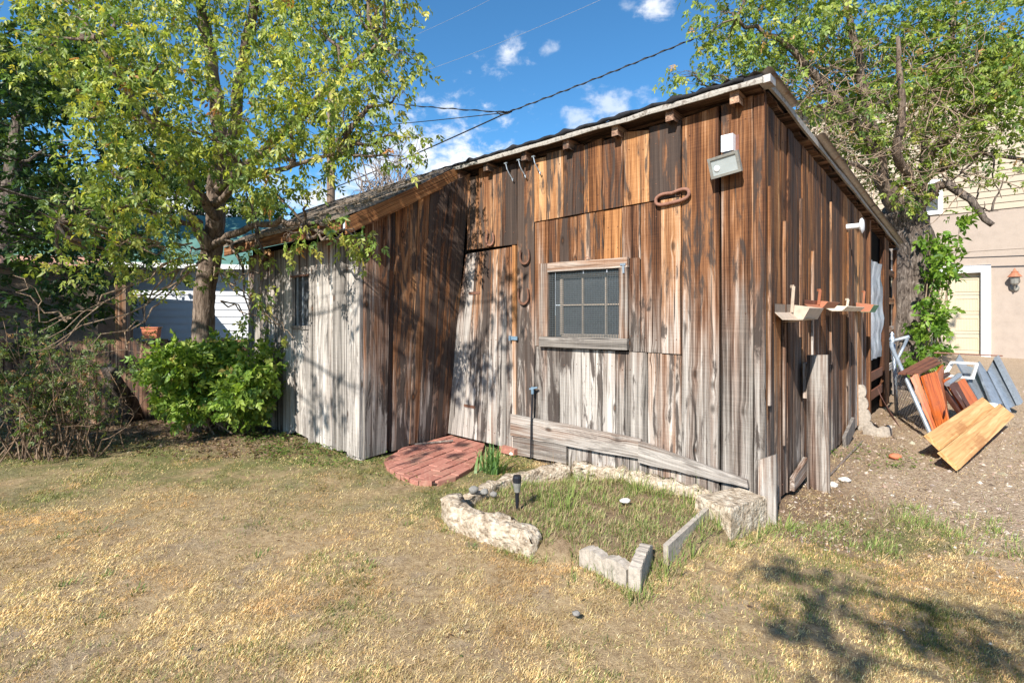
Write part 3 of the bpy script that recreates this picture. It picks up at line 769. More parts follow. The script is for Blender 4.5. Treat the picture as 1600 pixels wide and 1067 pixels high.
# corrugated tin along the right edge, the first sheet torn and bent up at the corner
def corr(name, s0, s1, o0, o1, lift0, lift1, n=40):
    # ribs run down the slope
    mb = MB(); vv = []; m_ = 6
    for i in range(m_ + 1):
        for j in range(n + 1):
            u = j / n; v = i / m_; s_ = s0 + (s1 - s0) * v
            o_ = o0 + (o1 - o0) * u
            zz = rz(s_) + .062 + .011 * math.sin(u * n / 4 * 2 * math.pi / 1.6) + (lift0 + (lift1 - lift0) * v) * (1 - u) 
            vv.append(C + R * s_ + NS * (-o_) + UP * (zz + random.uniform(-.002, .002)))
    mb.add(vv, [(i * (n + 1) + j, i * (n + 1) + j + 1, (i + 1) * (n + 1) + j + 1, (i + 1) * (n + 1) + j) for i in range(m_) for j in range(n)])
    return mb.build(name, M['tin'], roof, smooth=True)
corr('tin_sheet', -FO - .01, .55, -.11, .45, .004, .006)
corr('tin_sheet', 1.25, 4.2, -.13, .45, .012, .012)
corr('tin_sheet', 4.1, 7.08, -.14, .45, .004, .018)
q = MB().box(C + NS * (SO + .012) + R * (-FO + .06) + UP * (rz(0) + .015), .07, .12, .05, (NS, R, UP)); q.build('torn_flashing', M['tin'], roof)
plank('rake_board', roof, [C + NS * SO + R * -.1 + UP * (rz(0) + .0), C + NS * SO + R * -.1 + UP * (rz(0) + .040), C + NS * SO + R * 7.0 + UP * (rz(7.0) + .040), C + NS * SO + R * 7.0 + UP * (rz(7.0) + .0)], NS, .018, M['fascia_w'], segs=16, edge=.010)

# ---- annex: front wall, niche wall, left end
wall_annex = MB()
vs = [WA(0, -.1, -.04), WA(AL, -.1, -.04), WA(AL, 2.25, -.04), WA(0, 2.25, -.04), WA(0, -.1, -.07), WA(AL, -.1, -.07), WA(AL, 2.25, -.07), WA(0, 2.25, -.07)]
wall_annex.add(vs, [(0, 1, 2, 3), (7, 6, 5, 4), (0, 4, 5, 1), (1, 5, 6, 2), (2, 6, 7, 3), (3, 7, 4, 0)])
wall_annex = wall_annex.build('annex_front_wall', M['gap_shade'], shed)
ta = lambda px: tpx(px, A)
ed = [566.5, 543, 521, 505, 494.5, 483, 457, 444, 430, 420, 408, 398, 389]
random.seed(5)
for i in range(len(ed) - 1):
    a, b = ta(ed[i]), ta(ed[i + 1])
    gap = .010 if ed[i + 1] == 521 else .003
    g = .62 if ed[i] > 440 else .40
    zb = .0
    za = -.03
    zt = 2.17
    if ed[i] == 483:      # the board column that carries the little barred window
        y_ = (A + F * a).y
        plank('annex_board', wall_annex, [WA(a + .003, zb, -.03), WA(b - .003, zb, -.03), WA(b - .003, zat(511, y_), -.03), WA(a + .003, zat(511, y_), -.03)], NF, .03, M['wood_annex'], rc(.4, g, .42, .06), ragged=(.06, 0))
        plank('annex_board', wall_annex, [WA(a + .003, zat(431, y_), -.03), WA(b - .003, zat(431, y_), -.03), WA(b - .003, zt, -.03), WA(a + .003, zt, -.03)], NF, .03, M['wood_annex'], rc(.4, g, .42, .06))
        aw = (a, b, zat(511, y_), zat(431, y_))
    else:
        plank('annex_board', wall_annex, [WA(a + .003, za, -.03), WA(b - gap, za - .02, -.03), WA(b - gap, zt, -.03), WA(a + .003, zt, -.03)], NF, random.choice((.028, .034, .04)), M['wood_annex'], rc(.4, g, .40, .06), ragged=(.06, 0), segs=8)
plank('annex_corner_board', wall_annex, [WA(.005, .0, .012), WA(ta(553), .02, .012), WA(ta(553), 2.15, .012), WA(.005, 2.15, .012)], NF, .022, M['wood_annex'], (.5, .60, .42), ragged=(.05, 0))
win2 = empty('annex_window', WA((aw[0] + aw[1]) / 2, aw[2])); attach(win2, shed)
MB().add([WA(aw[0], aw[2], -.036), WA(aw[1], aw[2], -.036), WA(aw[1], aw[3], -.036), WA(aw[0], aw[3], -.036)], [(0, 1, 2, 3)]).build('pane', M['glass'], win2)
for u in (.36, .68):
    MB().bar(WA(aw[0] + (aw[1] - aw[0]) * u, aw[2], .0), WA(aw[0] + (aw[1] - aw[0]) * u, aw[3], .0), .012, .012, NF).build('bar', M['galv_dull'], win2)
MB().bar(WA(aw[0] - .02, aw[2] - .008, .0), WA(aw[1] + .02, aw[2] - .008, .0), .035, .04, UP).build('sill', M['wood_grey'], win2)
MB().bar(WA(aw[0] - .02, aw[3] + .01, .0), WA(aw[1] + .03, aw[3] + .01, .0), .03, .02, UP).build('head_rail', M['rust'], win2)

# niche wall: leans, so its back edge runs off plumb
wall_niche = MB()
def nrt(s): return 2.23 + (2.93 - 2.23) * s / AS
def NP(s, z, o_=0.0):      # s from the annex corner (0) back to the door wall (AS)
    u = s / AS
    t_low = TL + .08 * u; t_top = TL - .27 * u
    t_ = t_low + (t_top - t_low) * (z / 2.75)
    return C + F * t_ - R * (AS - s) + NS * o_ + UP * z
def nrt(s): return 2.23 + (2.93 - 2.23) * s / AS
for o_ in (-.05, -.09):
    g_ = [NP(AS * 1.05 * i / 8, -.1 + (.1 + nrt(AS * i / 8)) * j / 8, o_) for j in range(9) for i in range(9)]
    wall_niche.add(g_, [(j * 9 + i, j * 9 + i + 1, (j + 1) * 9 + i + 1, (j + 1) * 9 + i) for j in range(8) for i in range(8)])
wall_niche = wall_niche.build('annex_side_wall', M['gap_shade'], shed)
def spx_a(px):
    r = R_(px); p = A
    return (p.y * r - p.x) / (.679 - .734 * r)
ed = [567.5, 604, 612, 641, 656, 674, 684, 706]
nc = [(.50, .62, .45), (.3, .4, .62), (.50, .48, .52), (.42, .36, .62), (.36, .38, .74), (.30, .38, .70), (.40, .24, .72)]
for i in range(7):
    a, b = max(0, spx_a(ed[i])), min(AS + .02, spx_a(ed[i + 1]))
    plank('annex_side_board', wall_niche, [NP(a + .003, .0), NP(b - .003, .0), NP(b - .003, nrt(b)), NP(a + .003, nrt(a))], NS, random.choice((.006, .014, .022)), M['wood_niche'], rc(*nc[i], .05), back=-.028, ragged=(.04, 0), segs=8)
# annex roof
EO = .26; zE = 2.27
def AP(t, u, dz=0.0):       # u 0 at the eave, 1 at the junction with the main roof
    base = A + F * t - R * EO
    L = AS + EO - FO * .6
    return base + R * (L * u) + UP * (zE + (3.005 - zE) * u + dz - .05 * math.sin(u * math.pi) * .6)
ar = MB(); vv = []
for j in range(7):
    for i in range(2): vv.append(AP(-.17 if i == 0 else AL + .12, j / 6, 0))
for j in range(7):
    for i in range(2): vv.append(AP(-.17 if i == 0 else AL + .12, j / 6, -.025))
fs = []
for j in range(6):
    fs += [(j * 2, j * 2 + 1, j * 2 + 3, j * 2 + 2), (14 + j * 2 + 2, 14 + j * 2 + 3, 14 + j * 2 + 1, 14 + j * 2)]
fs += [(14, 15, 1, 0), (12, 13, 27, 26)]
for j in range(6): fs += [(j * 2, j * 2 + 2, 14 + j * 2 + 2, 14 + j * 2), (j * 2 + 3, j * 2 + 1, 14 + j * 2 + 1, 14 + j * 2 + 3)]
ar.add(vv, [tuple(reversed(f)) for f in fs])
annex_roof = ar.build('annex_roof', M['soffit'], shed)
random.seed(9)
sh_v = [(-.5, 0, 0), (.5, 0, 0), (.5, 1, 0), (-.5, 1, 0), (-.5, 0, 1), (.5, 0, 1), (.5, 1, .25), (-.5, 1, .25)]
sh_f = [(3, 2, 1, 0), (4, 5, 6, 7), (0, 1, 5, 4), (1, 2, 6, 5), (2, 3, 7, 6), (3, 0, 4, 7)]
shm = bpy.data.meshes.new('shingle'); shm.from_pydata(sh_v, [], sh_f)
def shingle_mat():
    m, t = newmat('old_wood_shingle')
    oi = t.n('ShaderNodeObjectInfo').outputs['Random']; p = t.n('ShaderNodeNewGeometry').outputs['Position']
    n = t.noise(p, 26, 5, .65); 
    c = t.mix(oi, (.10, .080, .065), (.36, .295, .235)); c = t.mix(t.smooth(n, .42, .7), c, (.32, .26, .21)); c = t.mix(t.smooth(n, .45, .32), c, (.03, .025, .022))
    t.out(t.bsdf(c, .92, t.bump(n, .8, .008), spec=.12)); return m
shm.materials.append(shingle_mat())
rows = 9
for j in range(rows):
    t_ = -.19 + random.uniform(0, .06)
    while t_ < AL + .10:
        w = random.uniform(.085, .15)
        u = j / rows - .03 + random.uniform(-.022, .022)
        p0 = AP(t_ + w / 2, u, .012); p1 = AP(t_ + w / 2, min(1.03, u + .20), .012)
        ydir = (p1 - p0); L = ydir.length; ydir.normalize(); xdir = -F; zdir = xdir.cross(ydir).normalized()
        rot = random.uniform(-.12, .12)
        xdir = (xdir + ydir * rot).normalized(); ydir = (ydir - xdir * ydir.dot(xdir)).normalized(); zdir = xdir.cross(ydir)
        zdir = (zdir + ydir * random.uniform(-.03, .02)).normalized()
        Mx = Matrix((xdir * (w - .006), ydir * L, zdir * random.uniform(.018, .045))).transposed().to_4x4()
        Mx.translation = p0 + zdir * .004
        o = bpy.data.objects.new('shingle', shm); COL.objects.link(o); o.matrix_basis = Mx; attach(o, annex_roof)
        t_ += w
q0 = AP(-.185, -.02, -.155); q1 = AP(-.185, 1.0, -.155); q2 = AP(-.185, 1.0, -.002); q3 = AP(-.185, -.02, -.002)
plank('rake_fascia', annex_roof, [q0, q3, q2, q1], NS, .030, M['wood_brown'], (.75, .62, .2), segs=8, edge=.004, warp=.002)
q = [AP(-.10, 0, -.115), AP(AL + .1, 0, -.115), AP(AL + .1, 0, -.005), AP(-.10, 0, -.005)]
plank('eave_fascia', annex_roof, [q[0], q[3], q[2], q[1]], NF, .022, M['wood_annex'], (.6, .35, .35), segs=10, edge=.006)
# ------------------------------------------------------------------ things fixed to the shed
def fpt(px, py, w): return WF(tpx(px), fz(px, py), w)
def ring_pts(c, X, Y, prof): return [c + X * a + Y * b for a, b in prof]
# floodlight and its sensor
fl = empty('floodlight', fpt(1143, 280, .03), 'rectangular glass fronted floodlight below the white box on the shed', 'floodlight')
cc = fpt(1143, 264, .13); tilt = .28
Yd = (NF * math.cos(tilt) - UP * math.sin(tilt)).normalized(); Xd = F; Zd = Xd.cross(Yd).normalized()
if Zd.z < 0: Zd = -Zd
roll = math.radians(-6); Xr = Xd * math.cos(roll) + Zd * math.sin(roll); Zr = Zd * math.cos(roll) - Xd * math.sin(roll)
ax = (Xr, Yd, Zr); W_, H_ = .212, .145
b = MB(); b.box(cc - Yd * .035, W_ * .86, .05, H_ * .8, ax); b.box(cc - Yd * .075, W_ * .5, .04, H_ * .5, ax); b.build('housing', M['lamp_frame'], fl)
b = MB()
for sx in (-1, 1): b.box(cc + Xr * (sx * (W_ / 2 - .009)), .018, .034, H_, ax)
for sz in (-1, 1): b.box(cc + Zr * (sz * (H_ / 2 - .009)), W_ - .036, .034, .018, ax)
b.build('bezel', M['lamp_frame'], fl)
MB().box(cc + Yd * .004, W_ - .036, .008, H_ - .036, ax).build('lens', M['lens'], fl)
MB().lathe(cc + Yd * .009 + Xr * .055 - Zr * .01, [(.022, 0), (.020, .004), (.012, .007)], 14, (Xr, Zr, Yd)).build('bulb', M['white'], fl)
b = MB(); b.bar(fpt(1146, 250, .0), fpt(1143, 256, .10), .03, .02); b.build('bracket', M['lamp_frame'], fl)
sn = empty('sensor_box', fpt(1143, 240, .03), 'small white plastic box fixed above the floodlight', 'box')
b = MB(); b.box(fpt(1143, 228, .062), .082, .055, .118, (F, NF, UP)); b.build('cover', M['white_plastic'], sn)
b = MB(); b.box(fpt(1147, 228, .030), .092, .012, .125, (F, NF, UP)); b.build('back_plate', M['redbrown'], sn)
b = MB(); b.box(fpt(1143, 242, .07), .05, .03, .014, (F, NF, UP)); b.build('switch_lip', M['black'], sn)
MB().lathe(fpt(1143, 235, .0895), [(.004, 0), (.004, .003)], 8, (F, UP, NF)).build('screw', M['black'], sn)

# iron ring hung on the boards
b = MB(); c0 = fpt(1055, 310, .055); prof = []
for k in range(40):
    a = 2 * math.pi * k / 40; ca, sa = math.cos(a), math.sin(a)
    x = .135 * math.copysign(abs(ca) ** .55, ca); z = .043 * math.copysign(abs(sa) ** .75, sa) * (1 - .28 * math.exp(-(x / .05) ** 2) * (sa > 0))
    prof.append((x, z))
pts = [c0 + F * x + UP * (z + .08 * -x) for x, z in prof]; pts.append(pts[0])
b.tube(pts, .0135, 8, cap=False); rg = b.build('iron_link', M['rust_pale'], None, smooth=True)
tag(rg, 'long rusty oval iron link hung on the boards right of the window', 'iron link')
# horseshoes
def horseshoe(px, py, size, ang, label, mat):
    b = MB(); c0 = fpt(px, py, .045); pts = []; vs = []; n = 22
    for k in range(n + 1):
        u = 2 * k / n - 1                            # -1 left heel, 0 toe, 1 right heel
        if abs(u) < .6: a = math.radians(-90 + 90 * u / .6); x = math.cos(a) * size * .72; z = math.sin(a) * size * .72 - size * .1
        else: a = 0.0 if u > 0 else math.pi; v = (abs(u) - .6) / .4; x = (size * .72 - size * .10 * v * v) * (1 if u > 0 else -1); z = -size * .1 + v * size * .95
        wd = size * (.26 - .10 * abs(2 * k / n - 1))
        nx, nz = math.cos(a), math.sin(a)
        ca, sa = math.cos(ang), math.sin(ang)
        for rr in (-wd / 2, wd / 2):
            xx, zz = x + nx * rr, z + nz * rr
            xx, zz = xx * ca - zz * sa, xx * sa + zz * ca
            for dw in (0, .012): vs.append(c0 - F * xx + UP * zz + NF * dw)
    fs = []
    for k in range(n):
        a = k * 4; c = a + 4
        fs += [(a + 1, a + 3, c + 3, c + 1), (a, c, c + 2, a + 2), (a, a + 1, c + 1, c), (a + 2, c + 2, c + 3, a + 3)]
    fs += [(0, 2, 3, 1), (n * 4, n * 4 + 1, n * 4 + 3, n * 4 + 2)]
    b.add(vs, fs); o = b.build('horseshoe', M[mat]); return tag(o, label, 'horseshoe', 'horseshoes nailed to the shed')
horseshoe(771, 375, .072, .05, 'pale horseshoe nailed to the boards above the door', 'rust_pale')
horseshoe(825, 402, .080, .02, 'upper of two rusty horseshoes right of the door', 'rust')
horseshoe(823, 463, .090, .03, 'lower of two rusty horseshoes right of the door', 'rust')
MB().tube([fpt(765, 360, .045), fpt(768, 366, .05), fpt(766, 372, .045)], .008, 6).build('nail_head', M['rust'])
tag(bpy.data.objects['nail_head'], 'bent rusty nail left of the horseshoe above the door', 'nail')
# three hooks hanging under the eave
for k, (px, py, lb) in enumerate(((803, 268, 'leftmost'), (823, 263, 'middle'), (846, 258, 'rightmost'))):
    b = MB(); P = [fpt(px - 1, py - 9, .11), fpt(px, py, .10), fpt(px + 1, py + 5, .085), fpt(px + 3, py + 13, .055), fpt(px + 4.5, py + 17, .055), fpt(px + 6, py + 13, .07)]
    b.tube(P, .006, 7); b.box(P[0], .035, .015, .012, (F, NF, UP))
    tag(b.build('hook', M['galv'], None, smooth=False), lb + ' of three metal hooks hanging under the front eave', 'hook', 'hooks under the eave')
# thin pipe with a tap by the skirting board
b = empty('standpipe', fpt(839, 712, .09), 'thin black standpipe with pale tap left of the garden bed', 'pipe')
MB().tube([fpt(839, 714, .09), fpt(839, 660, .085), fpt(840, 612, .075)], .0085, 8).build('pipe', M['black'], b)
q = MB(); q.tube([fpt(840, 614, .075), fpt(840, 603, .075)], .014, 8); q.bar(fpt(837, 606, .09), fpt(846, 604, .06), .016, .014); q.build('tap', M['blue_latch'], b)
# round cover on the side wall
b = MB(); c0 = WS(spx(1322), zat(355, WS(spx(1322), 0).y), .0)
b.lathe(c0, [(.03, 0), (.03, .13), (.075, .135), (.085, .15), (.06, .165), (.02, .17)], 18, (R, UP, NS))
tag(b.build('vent_cap', M['white_plastic']), 'small round white cap sticking out high on the side wall', 'cap')

# bird feeders in a row on the side wall: tin troughs on wall brackets with a wire handle
def feeder(name, s0, s1, z, out, mat, inner, label, back=.14, fold=False, strut=True, hs_=1.0, ends=True):
    root = empty(name, WS((s0 + s1) / 2, z, .03), label, 'bird feeder', 'bird feeders along the side wall')
    b = MB(); th = .004; o0, o1 = .03, out
    def P(s, o_, z_): return WS(s, z_, o_)
    zf = z - .015
    prof = [(o0, z + .06 * hs_), (o0, z), (o0 + .05, z - .05 * hs_), (o1 - .04, z - .05 * hs_), (o1, z + .03 * hs_)]
    for i in range(len(prof) - 1):
        (oa, za), (ob, zb) = prof[i], prof[i + 1]
        b.add([P(s0, oa, za), P(s1, oa, za), P(s1, ob, zb), P(s0, ob, zb), P(s0, oa, za - th), P(s1, oa, za - th), P(s1, ob, zb - th), P(s0, ob, zb - th)],
              [(0, 1, 2, 3), (7, 6, 5, 4), (0, 3, 7, 4), (1, 5, 6, 2), (0, 4, 5, 1), (2, 6, 7, 3)])
    b.build('trough', M[mat], root)
    for s_ in ((s0, s1) if ends else (s1,)):
        b = MB()
        vs = [P(s_ - .002, o_, z_) for o_, z_ in prof] + [P(s_ + .002, o_, z_) for o_, z_ in prof]
        b.add(vs, [(0, 1, 2, 3, 4), (9, 8, 7, 6, 5)] + [(i, (i + 1) % 5, 5 + (i + 1) % 5, 5 + i) for i in range(5)])
        b.build('end_plate', M[inner], root)
    if strut:
        b = MB(); b.bar(P(s1 - .02, .04, z), P(s1 - .05, .06, z + back), .022, .006, R); b.bar(P(s1 - .05, .06, z + back), P(s1 - .02, .03, z + back), .022, .006, R)
        b.build('bracket', M[inner], root)
    if fold:
        b = MB(); b.add([P(s0 + .02, o1 - .02, z - .045), P(s1 - .10, o1 - .02, z - .05), P(s1 - .05, o0 + .03, z - .075), P(s0 + .06, o0 + .03, z - .07)], [(0, 1, 2, 3)]); b.build('hanging_flap', M[mat], root)
    return root
zF = zat(490, 4.2)
feeder('bird_feeder', .20, .62, zat(488, 4.0), .25, 'beige', 'beige', 'large beige folded tin bird feeder, the one nearest the shed corner', .2, True, ends=False)
feeder('bird_feeder', 1.02, 1.48, zat(476, 4.6), .20, 'copper', 'copper', 'coppery red tin bird feeder, second along the side wall', .13, hs_=.6, ends=False)
feeder('bird_feeder', 1.80, 2.75, zat(482, 5.3), .20, 'cream', 'cream', 'long cream bird feeder, third along the side wall', .10, hs_=.5)
feeder('bird_feeder', 3.35, 3.75, zat(481, 6.2), .20, 'greenp', 'copper', 'small bird feeder with green end, the farthest along the side wall', .2)

# grey board standing upright against the side wall
def stand_board(name, base0, base1, top0, top1, nrm, th, mat, col, label, cat):
    o = plank(name, None, [base0, base1, top1, top0], nrm, th, M[mat], col, segs=8, edge=.004); return tag(o, label, cat)
b0 = WS(.95, -.05, .075); b1 = WS(.95, -.05, .23); t0 = WS(.97, 1.06, .068); t1 = WS(.97, 1.07, .215)
stand_board('leaning_board', b0, b1, t0, t1, NF, .035, 'wood_grey', (.55, .45, .30), 'upright grey board with nail holes leaning on the side wall', 'board')

# ------------------------------------------------------------------ brick landing at the door
patio = empty('brick_landing', (-.62, 5.0, 0), 'curved landing of red pavers in front of the shed door', 'paving')
Lb, Wb = .205, .102; cen = Vector((-.60, 5.06, 0))
poly = [tuple(GP(*q)[:2]) for q in ((600, 722), (604, 734), (622, 746), (650, 755), (680, 757), (712, 749), (738, 734), (750, 716))] + [tuple((C + F * 2.75)[:2]), tuple((C + F * 3.3)[:2]), tuple((A + R * .45 + NS * .02)[:2])]
def poly_area(p): return abs(sum(p[i][0] * p[(i + 1) % len(p)][1] - p[(i + 1) % len(p)][0] * p[i][1] for i in range(len(p)))) / 2
def clip_convex(sub, clip):
    s_ = sum(clip[i][0] * clip[(i + 1) % len(clip)][1] - clip[(i + 1) % len(clip)][0] * clip[i][1] for i in range(len(clip))); sg = 1 if s_ > 0 else -1
    out = sub
    for i in range(len(clip)):
        a, b = clip[i], clip[(i + 1) % len(clip)]; inp, out = out, []
        sd_ = lambda p: sg * ((b[0] - a[0]) * (p[1] - a[1]) - (b[1] - a[1]) * (p[0] - a[0]))
        for k in range(len(inp)):
            p, q = inp[k], inp[(k + 1) % len(inp)]; dp, dq = sd_(p), sd_(q)
            if dp >= 0: out.append(p)
            if dp * dq < 0: t_ = dp / (dp - dq); out.append((p[0] + (q[0] - p[0]) * t_, p[1] + (q[1] - p[1]) * t_))
        if len(out) < 3: return []
    return out
mort = MB(); mort.add([(x, y, .004) for x, y in poly], [tuple(range(len(poly)))]); mort.build('mortar_bed', M['pot_soil'], patio)
random.seed(3)
dR = Vector((.5, .866, 0)); dP = Vector((-.866, .5, 0))
for j in range(-14, 15):
    for i in range(-9, 10):
        p = cen + dR * ((i + .5 * (j % 2)) * (Lb + .007)) + dP * (j * (Wb + .007))
        rect = [p + dR * (a * Lb / 2) + dP * (b * Wb / 2) for a, b in ((-1, -1), (1, -1), (1, 1), (-1, 1))]
        pg = clip_convex([(q.x, q.y) for q in rect], poly)
        if len(pg) < 3 or poly_area(pg) < .0012: continue
        zz = .024 + random.uniform(-.005, .005); n_ = len(pg); cx = sum(q[0] for q in pg) / n_; cy = sum(q[1] for q in pg) / n_
        vs = [(x, y, -.02) for x, y in pg] + [(x, y, zz - .006) for x, y in pg] + [(cx + (x - cx) * .965, cy + (y - cy) * .965, zz) for x, y in pg]
        fs = [tuple(range(2 * n_, 3 * n_))] + [(r_ * n_ + k, r_ * n_ + (k + 1) % n_, (r_ + 1) * n_ + (k + 1) % n_, (r_ + 1) * n_ + k) for r_ in range(2) for k in range(n_)]
        MB().add(vs, fs).build('brick', M['brick'], patio)
lb = MB(); lb.box(GP(797, 706, .02) + UP * .02, .20, .10, .06, (F, NF, UP)); tag(lb.build('loose_brick', M['brick']), 'loose red brick lying by the door foot right of the iris', 'brick')
tag(MB().tube([WA(-.02, .03, .02) + R * .62, WA(-.25, .05, .02) + R * .95], .012, 6).build('stick', M['twig_dead']), 'thin grey stick lying at the back of the brick landing', 'stick')

# ------------------------------------------------------------------ garden bed
def lumpy_wall(name, path, w, h, label, seed, mat='concrete', amp=.018, cat='kerb', taper=None):
    rs = np.random.default_rng(seed); pts = [Vector((*p, 0)) for p in path]
    dense = []
    for i in range(len(pts) - 1):
        n = max(2, int((pts[i + 1] - pts[i]).length / .03))
        for k in range(n): dense.append(pts[i].lerp(pts[i + 1], k / n))
    dense.append(pts[-1]); n = len(dense); vs = []; prof = [(-.5, -.25), (-.52, .35), (-.50, .8), (-.40, 1.0), (-.15, 1.03), (.15, 1.02), (.40, 1.0), (.50, .8), (.5, -.25)]
    nn = rs.normal(0, 1, (n, len(prof), 2))
    for _ in range(1): nn[1:-1] = (nn[:-2] + nn[1:-1] * 1.6 + nn[2:]) / 2.6
    for i, p in enumerate(dense):
        d = (dense[min(i + 1, n - 1)] - dense[max(i - 1, 0)]).normalized(); sd = Vector((-d.y, d.x, 0))
        hh = h if taper is None else h + (taper - h) * i / (n - 1)
        endf = min(1, min(i, n - 1 - i) / 2 * .5 + .72)
        for k, (a, z) in enumerate(prof):
            q = p + sd * (a * w * endf + nn[i, k, 0] * amp * .7) + UP * (z * hh * (endf if z > 0 else 1) + nn[i, k, 1] * amp * (.8 if z > 0 else 0) + gz1(p.x, p.y) * .2)
            vs.append(q)
    m = len(prof); fs = [(i * m + k, (i + 1) * m + k, (i + 1) * m + k + 1, i * m + k + 1) for i in range(n - 1) for k in range(m - 1)]
    fs += [tuple(range(m)), tuple(reversed(range((n - 1) * m, n * m)))]
    o = MB().add(vs, fs).build(name, M[mat], None, smooth=True); return tag(o, label, cat)
lumpy_wall('concrete_kerb', [(-.44, 3.60), (-.36, 3.40), (-.02, 3.14), (.145, 3.01)], .13, .150, 'thick crumbling concrete kerb on the left front of the garden bed', 1, taper=.11, amp=.02)
lumpy_wall('concrete_kerb', [(-.33, 3.66), (-.12, 4.02), (.22, 4.30), (.50, 4.42)], .10, .10, 'narrow concrete kerb running back from the bed to the shed', 2, amp=.012)
lumpy_wall('concrete_footing', [(.54, 4.40), (.80, 4.24), (1.15, 3.96), (1.44, 3.70)], .13, .12, 'pale broken concrete footing along the shed wall behind the bed', 3, amp=.022, cat='footing')
# concrete block by the corner
blk = MB(); vs = []
bp = [(1.36, 3.17), (1.70, 3.42), (1.60, 3.60), (1.22, 3.42)]
for z, s_ in ((-.08, 1.0), (.16, 1.0), (.185, .95)):
    cx = sum(p[0] for p in bp) / 4; cy = sum(p[1] for p in bp) / 4
    for i in range(4):
        for u in (0, .33, .66):
            x = bp[i][0] + (bp[(i + 1) % 4][0] - bp[i][0]) * u; y = bp[i][1] + (bp[(i + 1) % 4][1] - bp[i][1]) * u
            vs.append((cx + (x - cx) * s_ + random.uniform(-.008, .008), cy + (y - cy) * s_ + random.uniform(-.008, .008), z + random.uniform(-.01, .01)))
fs = [tuple(range(24, 36))]
for r_ in range(2):
    for k in range(12): fs.append((r_ * 12 + k, r_ * 12 + (k + 1) % 12, (r_ + 1) * 12 + (k + 1) % 12, (r_ + 1) * 12 + k))
tag(blk.add(vs, fs).build('concrete_block', M['concrete']), 'big concrete block at the foot of the shed corner beside the bed', 'concrete block')
# scalloped edging pieces and the thin slab
def scallop(p0, p1, h, th, n, label, tip=0.0):
    p0 = Vector((*p0, 0)); p1 = Vector((*p1, 0)); d = (p1 - p0); L = d.length; d.normalize(); sd = Vector((-d.y, d.x, 0)); m = 24; top = []
    for k in range(m + 1):
        u = k / m; top.append((u * L, h * (.80 + .20 * abs(math.sin(u * n * math.pi)) ** .6)))
    vs = []
    for (x, z) in top:
        for s_ in (-.5, .5): j_ = random.uniform(-.004, .004); vs.append(p0 + d * x + sd * (s_ * th + tip * z) + UP * (-.05)); vs.append(p0 + d * (x + random.uniform(-.003, .003)) + sd * (s_ * th * .93 + tip * z + j_) + UP * (z + random.uniform(-.005, .003)))
    fs = []
    for k in range(m):
        a = k * 4; b = a + 4
        fs += [(a, b, b + 1, a + 1), (a + 3, b + 3, b + 2, a + 2), (a + 1, b + 1, b + 3, a + 3)]
    fs += [(0, 1, 3, 2), (m * 4, m * 4 + 2, m * 4 + 3, m * 4 + 1)]
    o = MB().add(vs, fs).build('edging_stone', M['concrete_edge']); return tag(o, label, 'edging stone', 'scalloped edging stones at the bed front')
scallop((.40, 2.88), (.61, 2.66), .105, .068, 2, 'scalloped concrete edging stone left of the upright one, sunk in the bed front')
scallop((.625, 2.61), (.765, 2.90), .12, .062, 1, 'straight concrete edging stone pointing to the shed at the bed front')
tag(MB().bar(Vector((.86, 2.86, .045)), Vector((1.33, 3.40, .080)), .030, .13).build('edging_slab', M['concrete_edge']), 'thin slanting stone slab on the right front of the bed', 'stone slab')
# rocks
def rock(px, py, r, mat, label, z=0.03, sq=.6, depth=None, cat='stone', group=None):
    p = GP(px, py, z) if depth is None else PT(px, py, depth)
    rs = random.Random(int(px * 7 + py)); n, m = 9, 6; vs = [p + UP * (r * sq)]
    for i in range(1, m):
        th = math.pi * i / m
        for k in range(n):
            a = 2 * math.pi * k / n; rr = r * rs.uniform(.78, 1.12)
            vs.append(p + Vector((math.cos(a) * math.sin(th) * rr, math.sin(a) * math.sin(th) * rr * .8, math.cos(th) * rr * sq)))
    vs.append(p - UP * (r * sq)); fs = [(0, 1 + k, 1 + (k + 1) % n) for k in range(n)]
    for i in range(m - 2):
        for k in range(n): fs.append((1 + i * n + k, 1 + (i + 1) * n + k, 1 + (i + 1) * n + (k + 1) % n, 1 + i * n + (k + 1) % n))
    e = len(vs) - 1; b_ = 1 + (m - 2) * n
    fs += [(b_ + (k + 1) % n, b_ + k, e) for k in range(n)]
    return tag(MB().add(vs, fs).build('stone', M[mat], None, smooth=True), label, cat, group)
rock(977, 782, .042, 'rock_w', 'flat white stone lying alone in the grass of the bed', .10, .4)
rock(815, 826, .05, 'rock_w', 'chunky white stone at the broken end of the left kerb', .06, .7)
rock(798, 818, .035, 'rock_w', 'small white stone behind the chunky one at the kerb end', .08, .8)
rock(832, 840, .055, 'slate', 'smooth blue grey stone in front of the kerb end', .03, .6)
rock(740, 765, .042, 'rock_g', 'grey stone inside the bed corner, largest of three', .13, .7)
rock(757, 768, .034, 'rock_g', 'middle grey stone of three inside the bed corner', .12, .7)
rock(771, 772, .030, 'rock_g', 'rightmost grey stone of three inside the bed corner', .11, .7)
rock(900, 958, .020, 'rock_g', 'small blue grey pebble lying in the dry lawn', .02, .6)
rock(1082, 746, .05, 'slate', 'blue grey stone at the wall foot behind the bed', .12, .6)
rock(1060, 740, .04, 'rock_w', 'pale stone left of the blue grey one at the wall foot', .12, .7)
rock(960, 712, .05, 'rock_w', 'pale lump of rubble on the footing behind the bed', .17, .6)
rock(1320, 749, .05, 'rock_w', 'whitish stone near the foot of the leaning grey board', .0, .45)
rock(1302, 757, .04, 'rock_w', 'small whitish stone beside the foot of the leaning board', .0, .6)
rock(1399, 713, .055, 'terracotta', 'broken orange brick piece in the dirt by the side wall', .02, .55, cat='brick piece')
rock(800, 709, .03, 'rock_w', 'small white stone beside the loose brick', .02, .7)
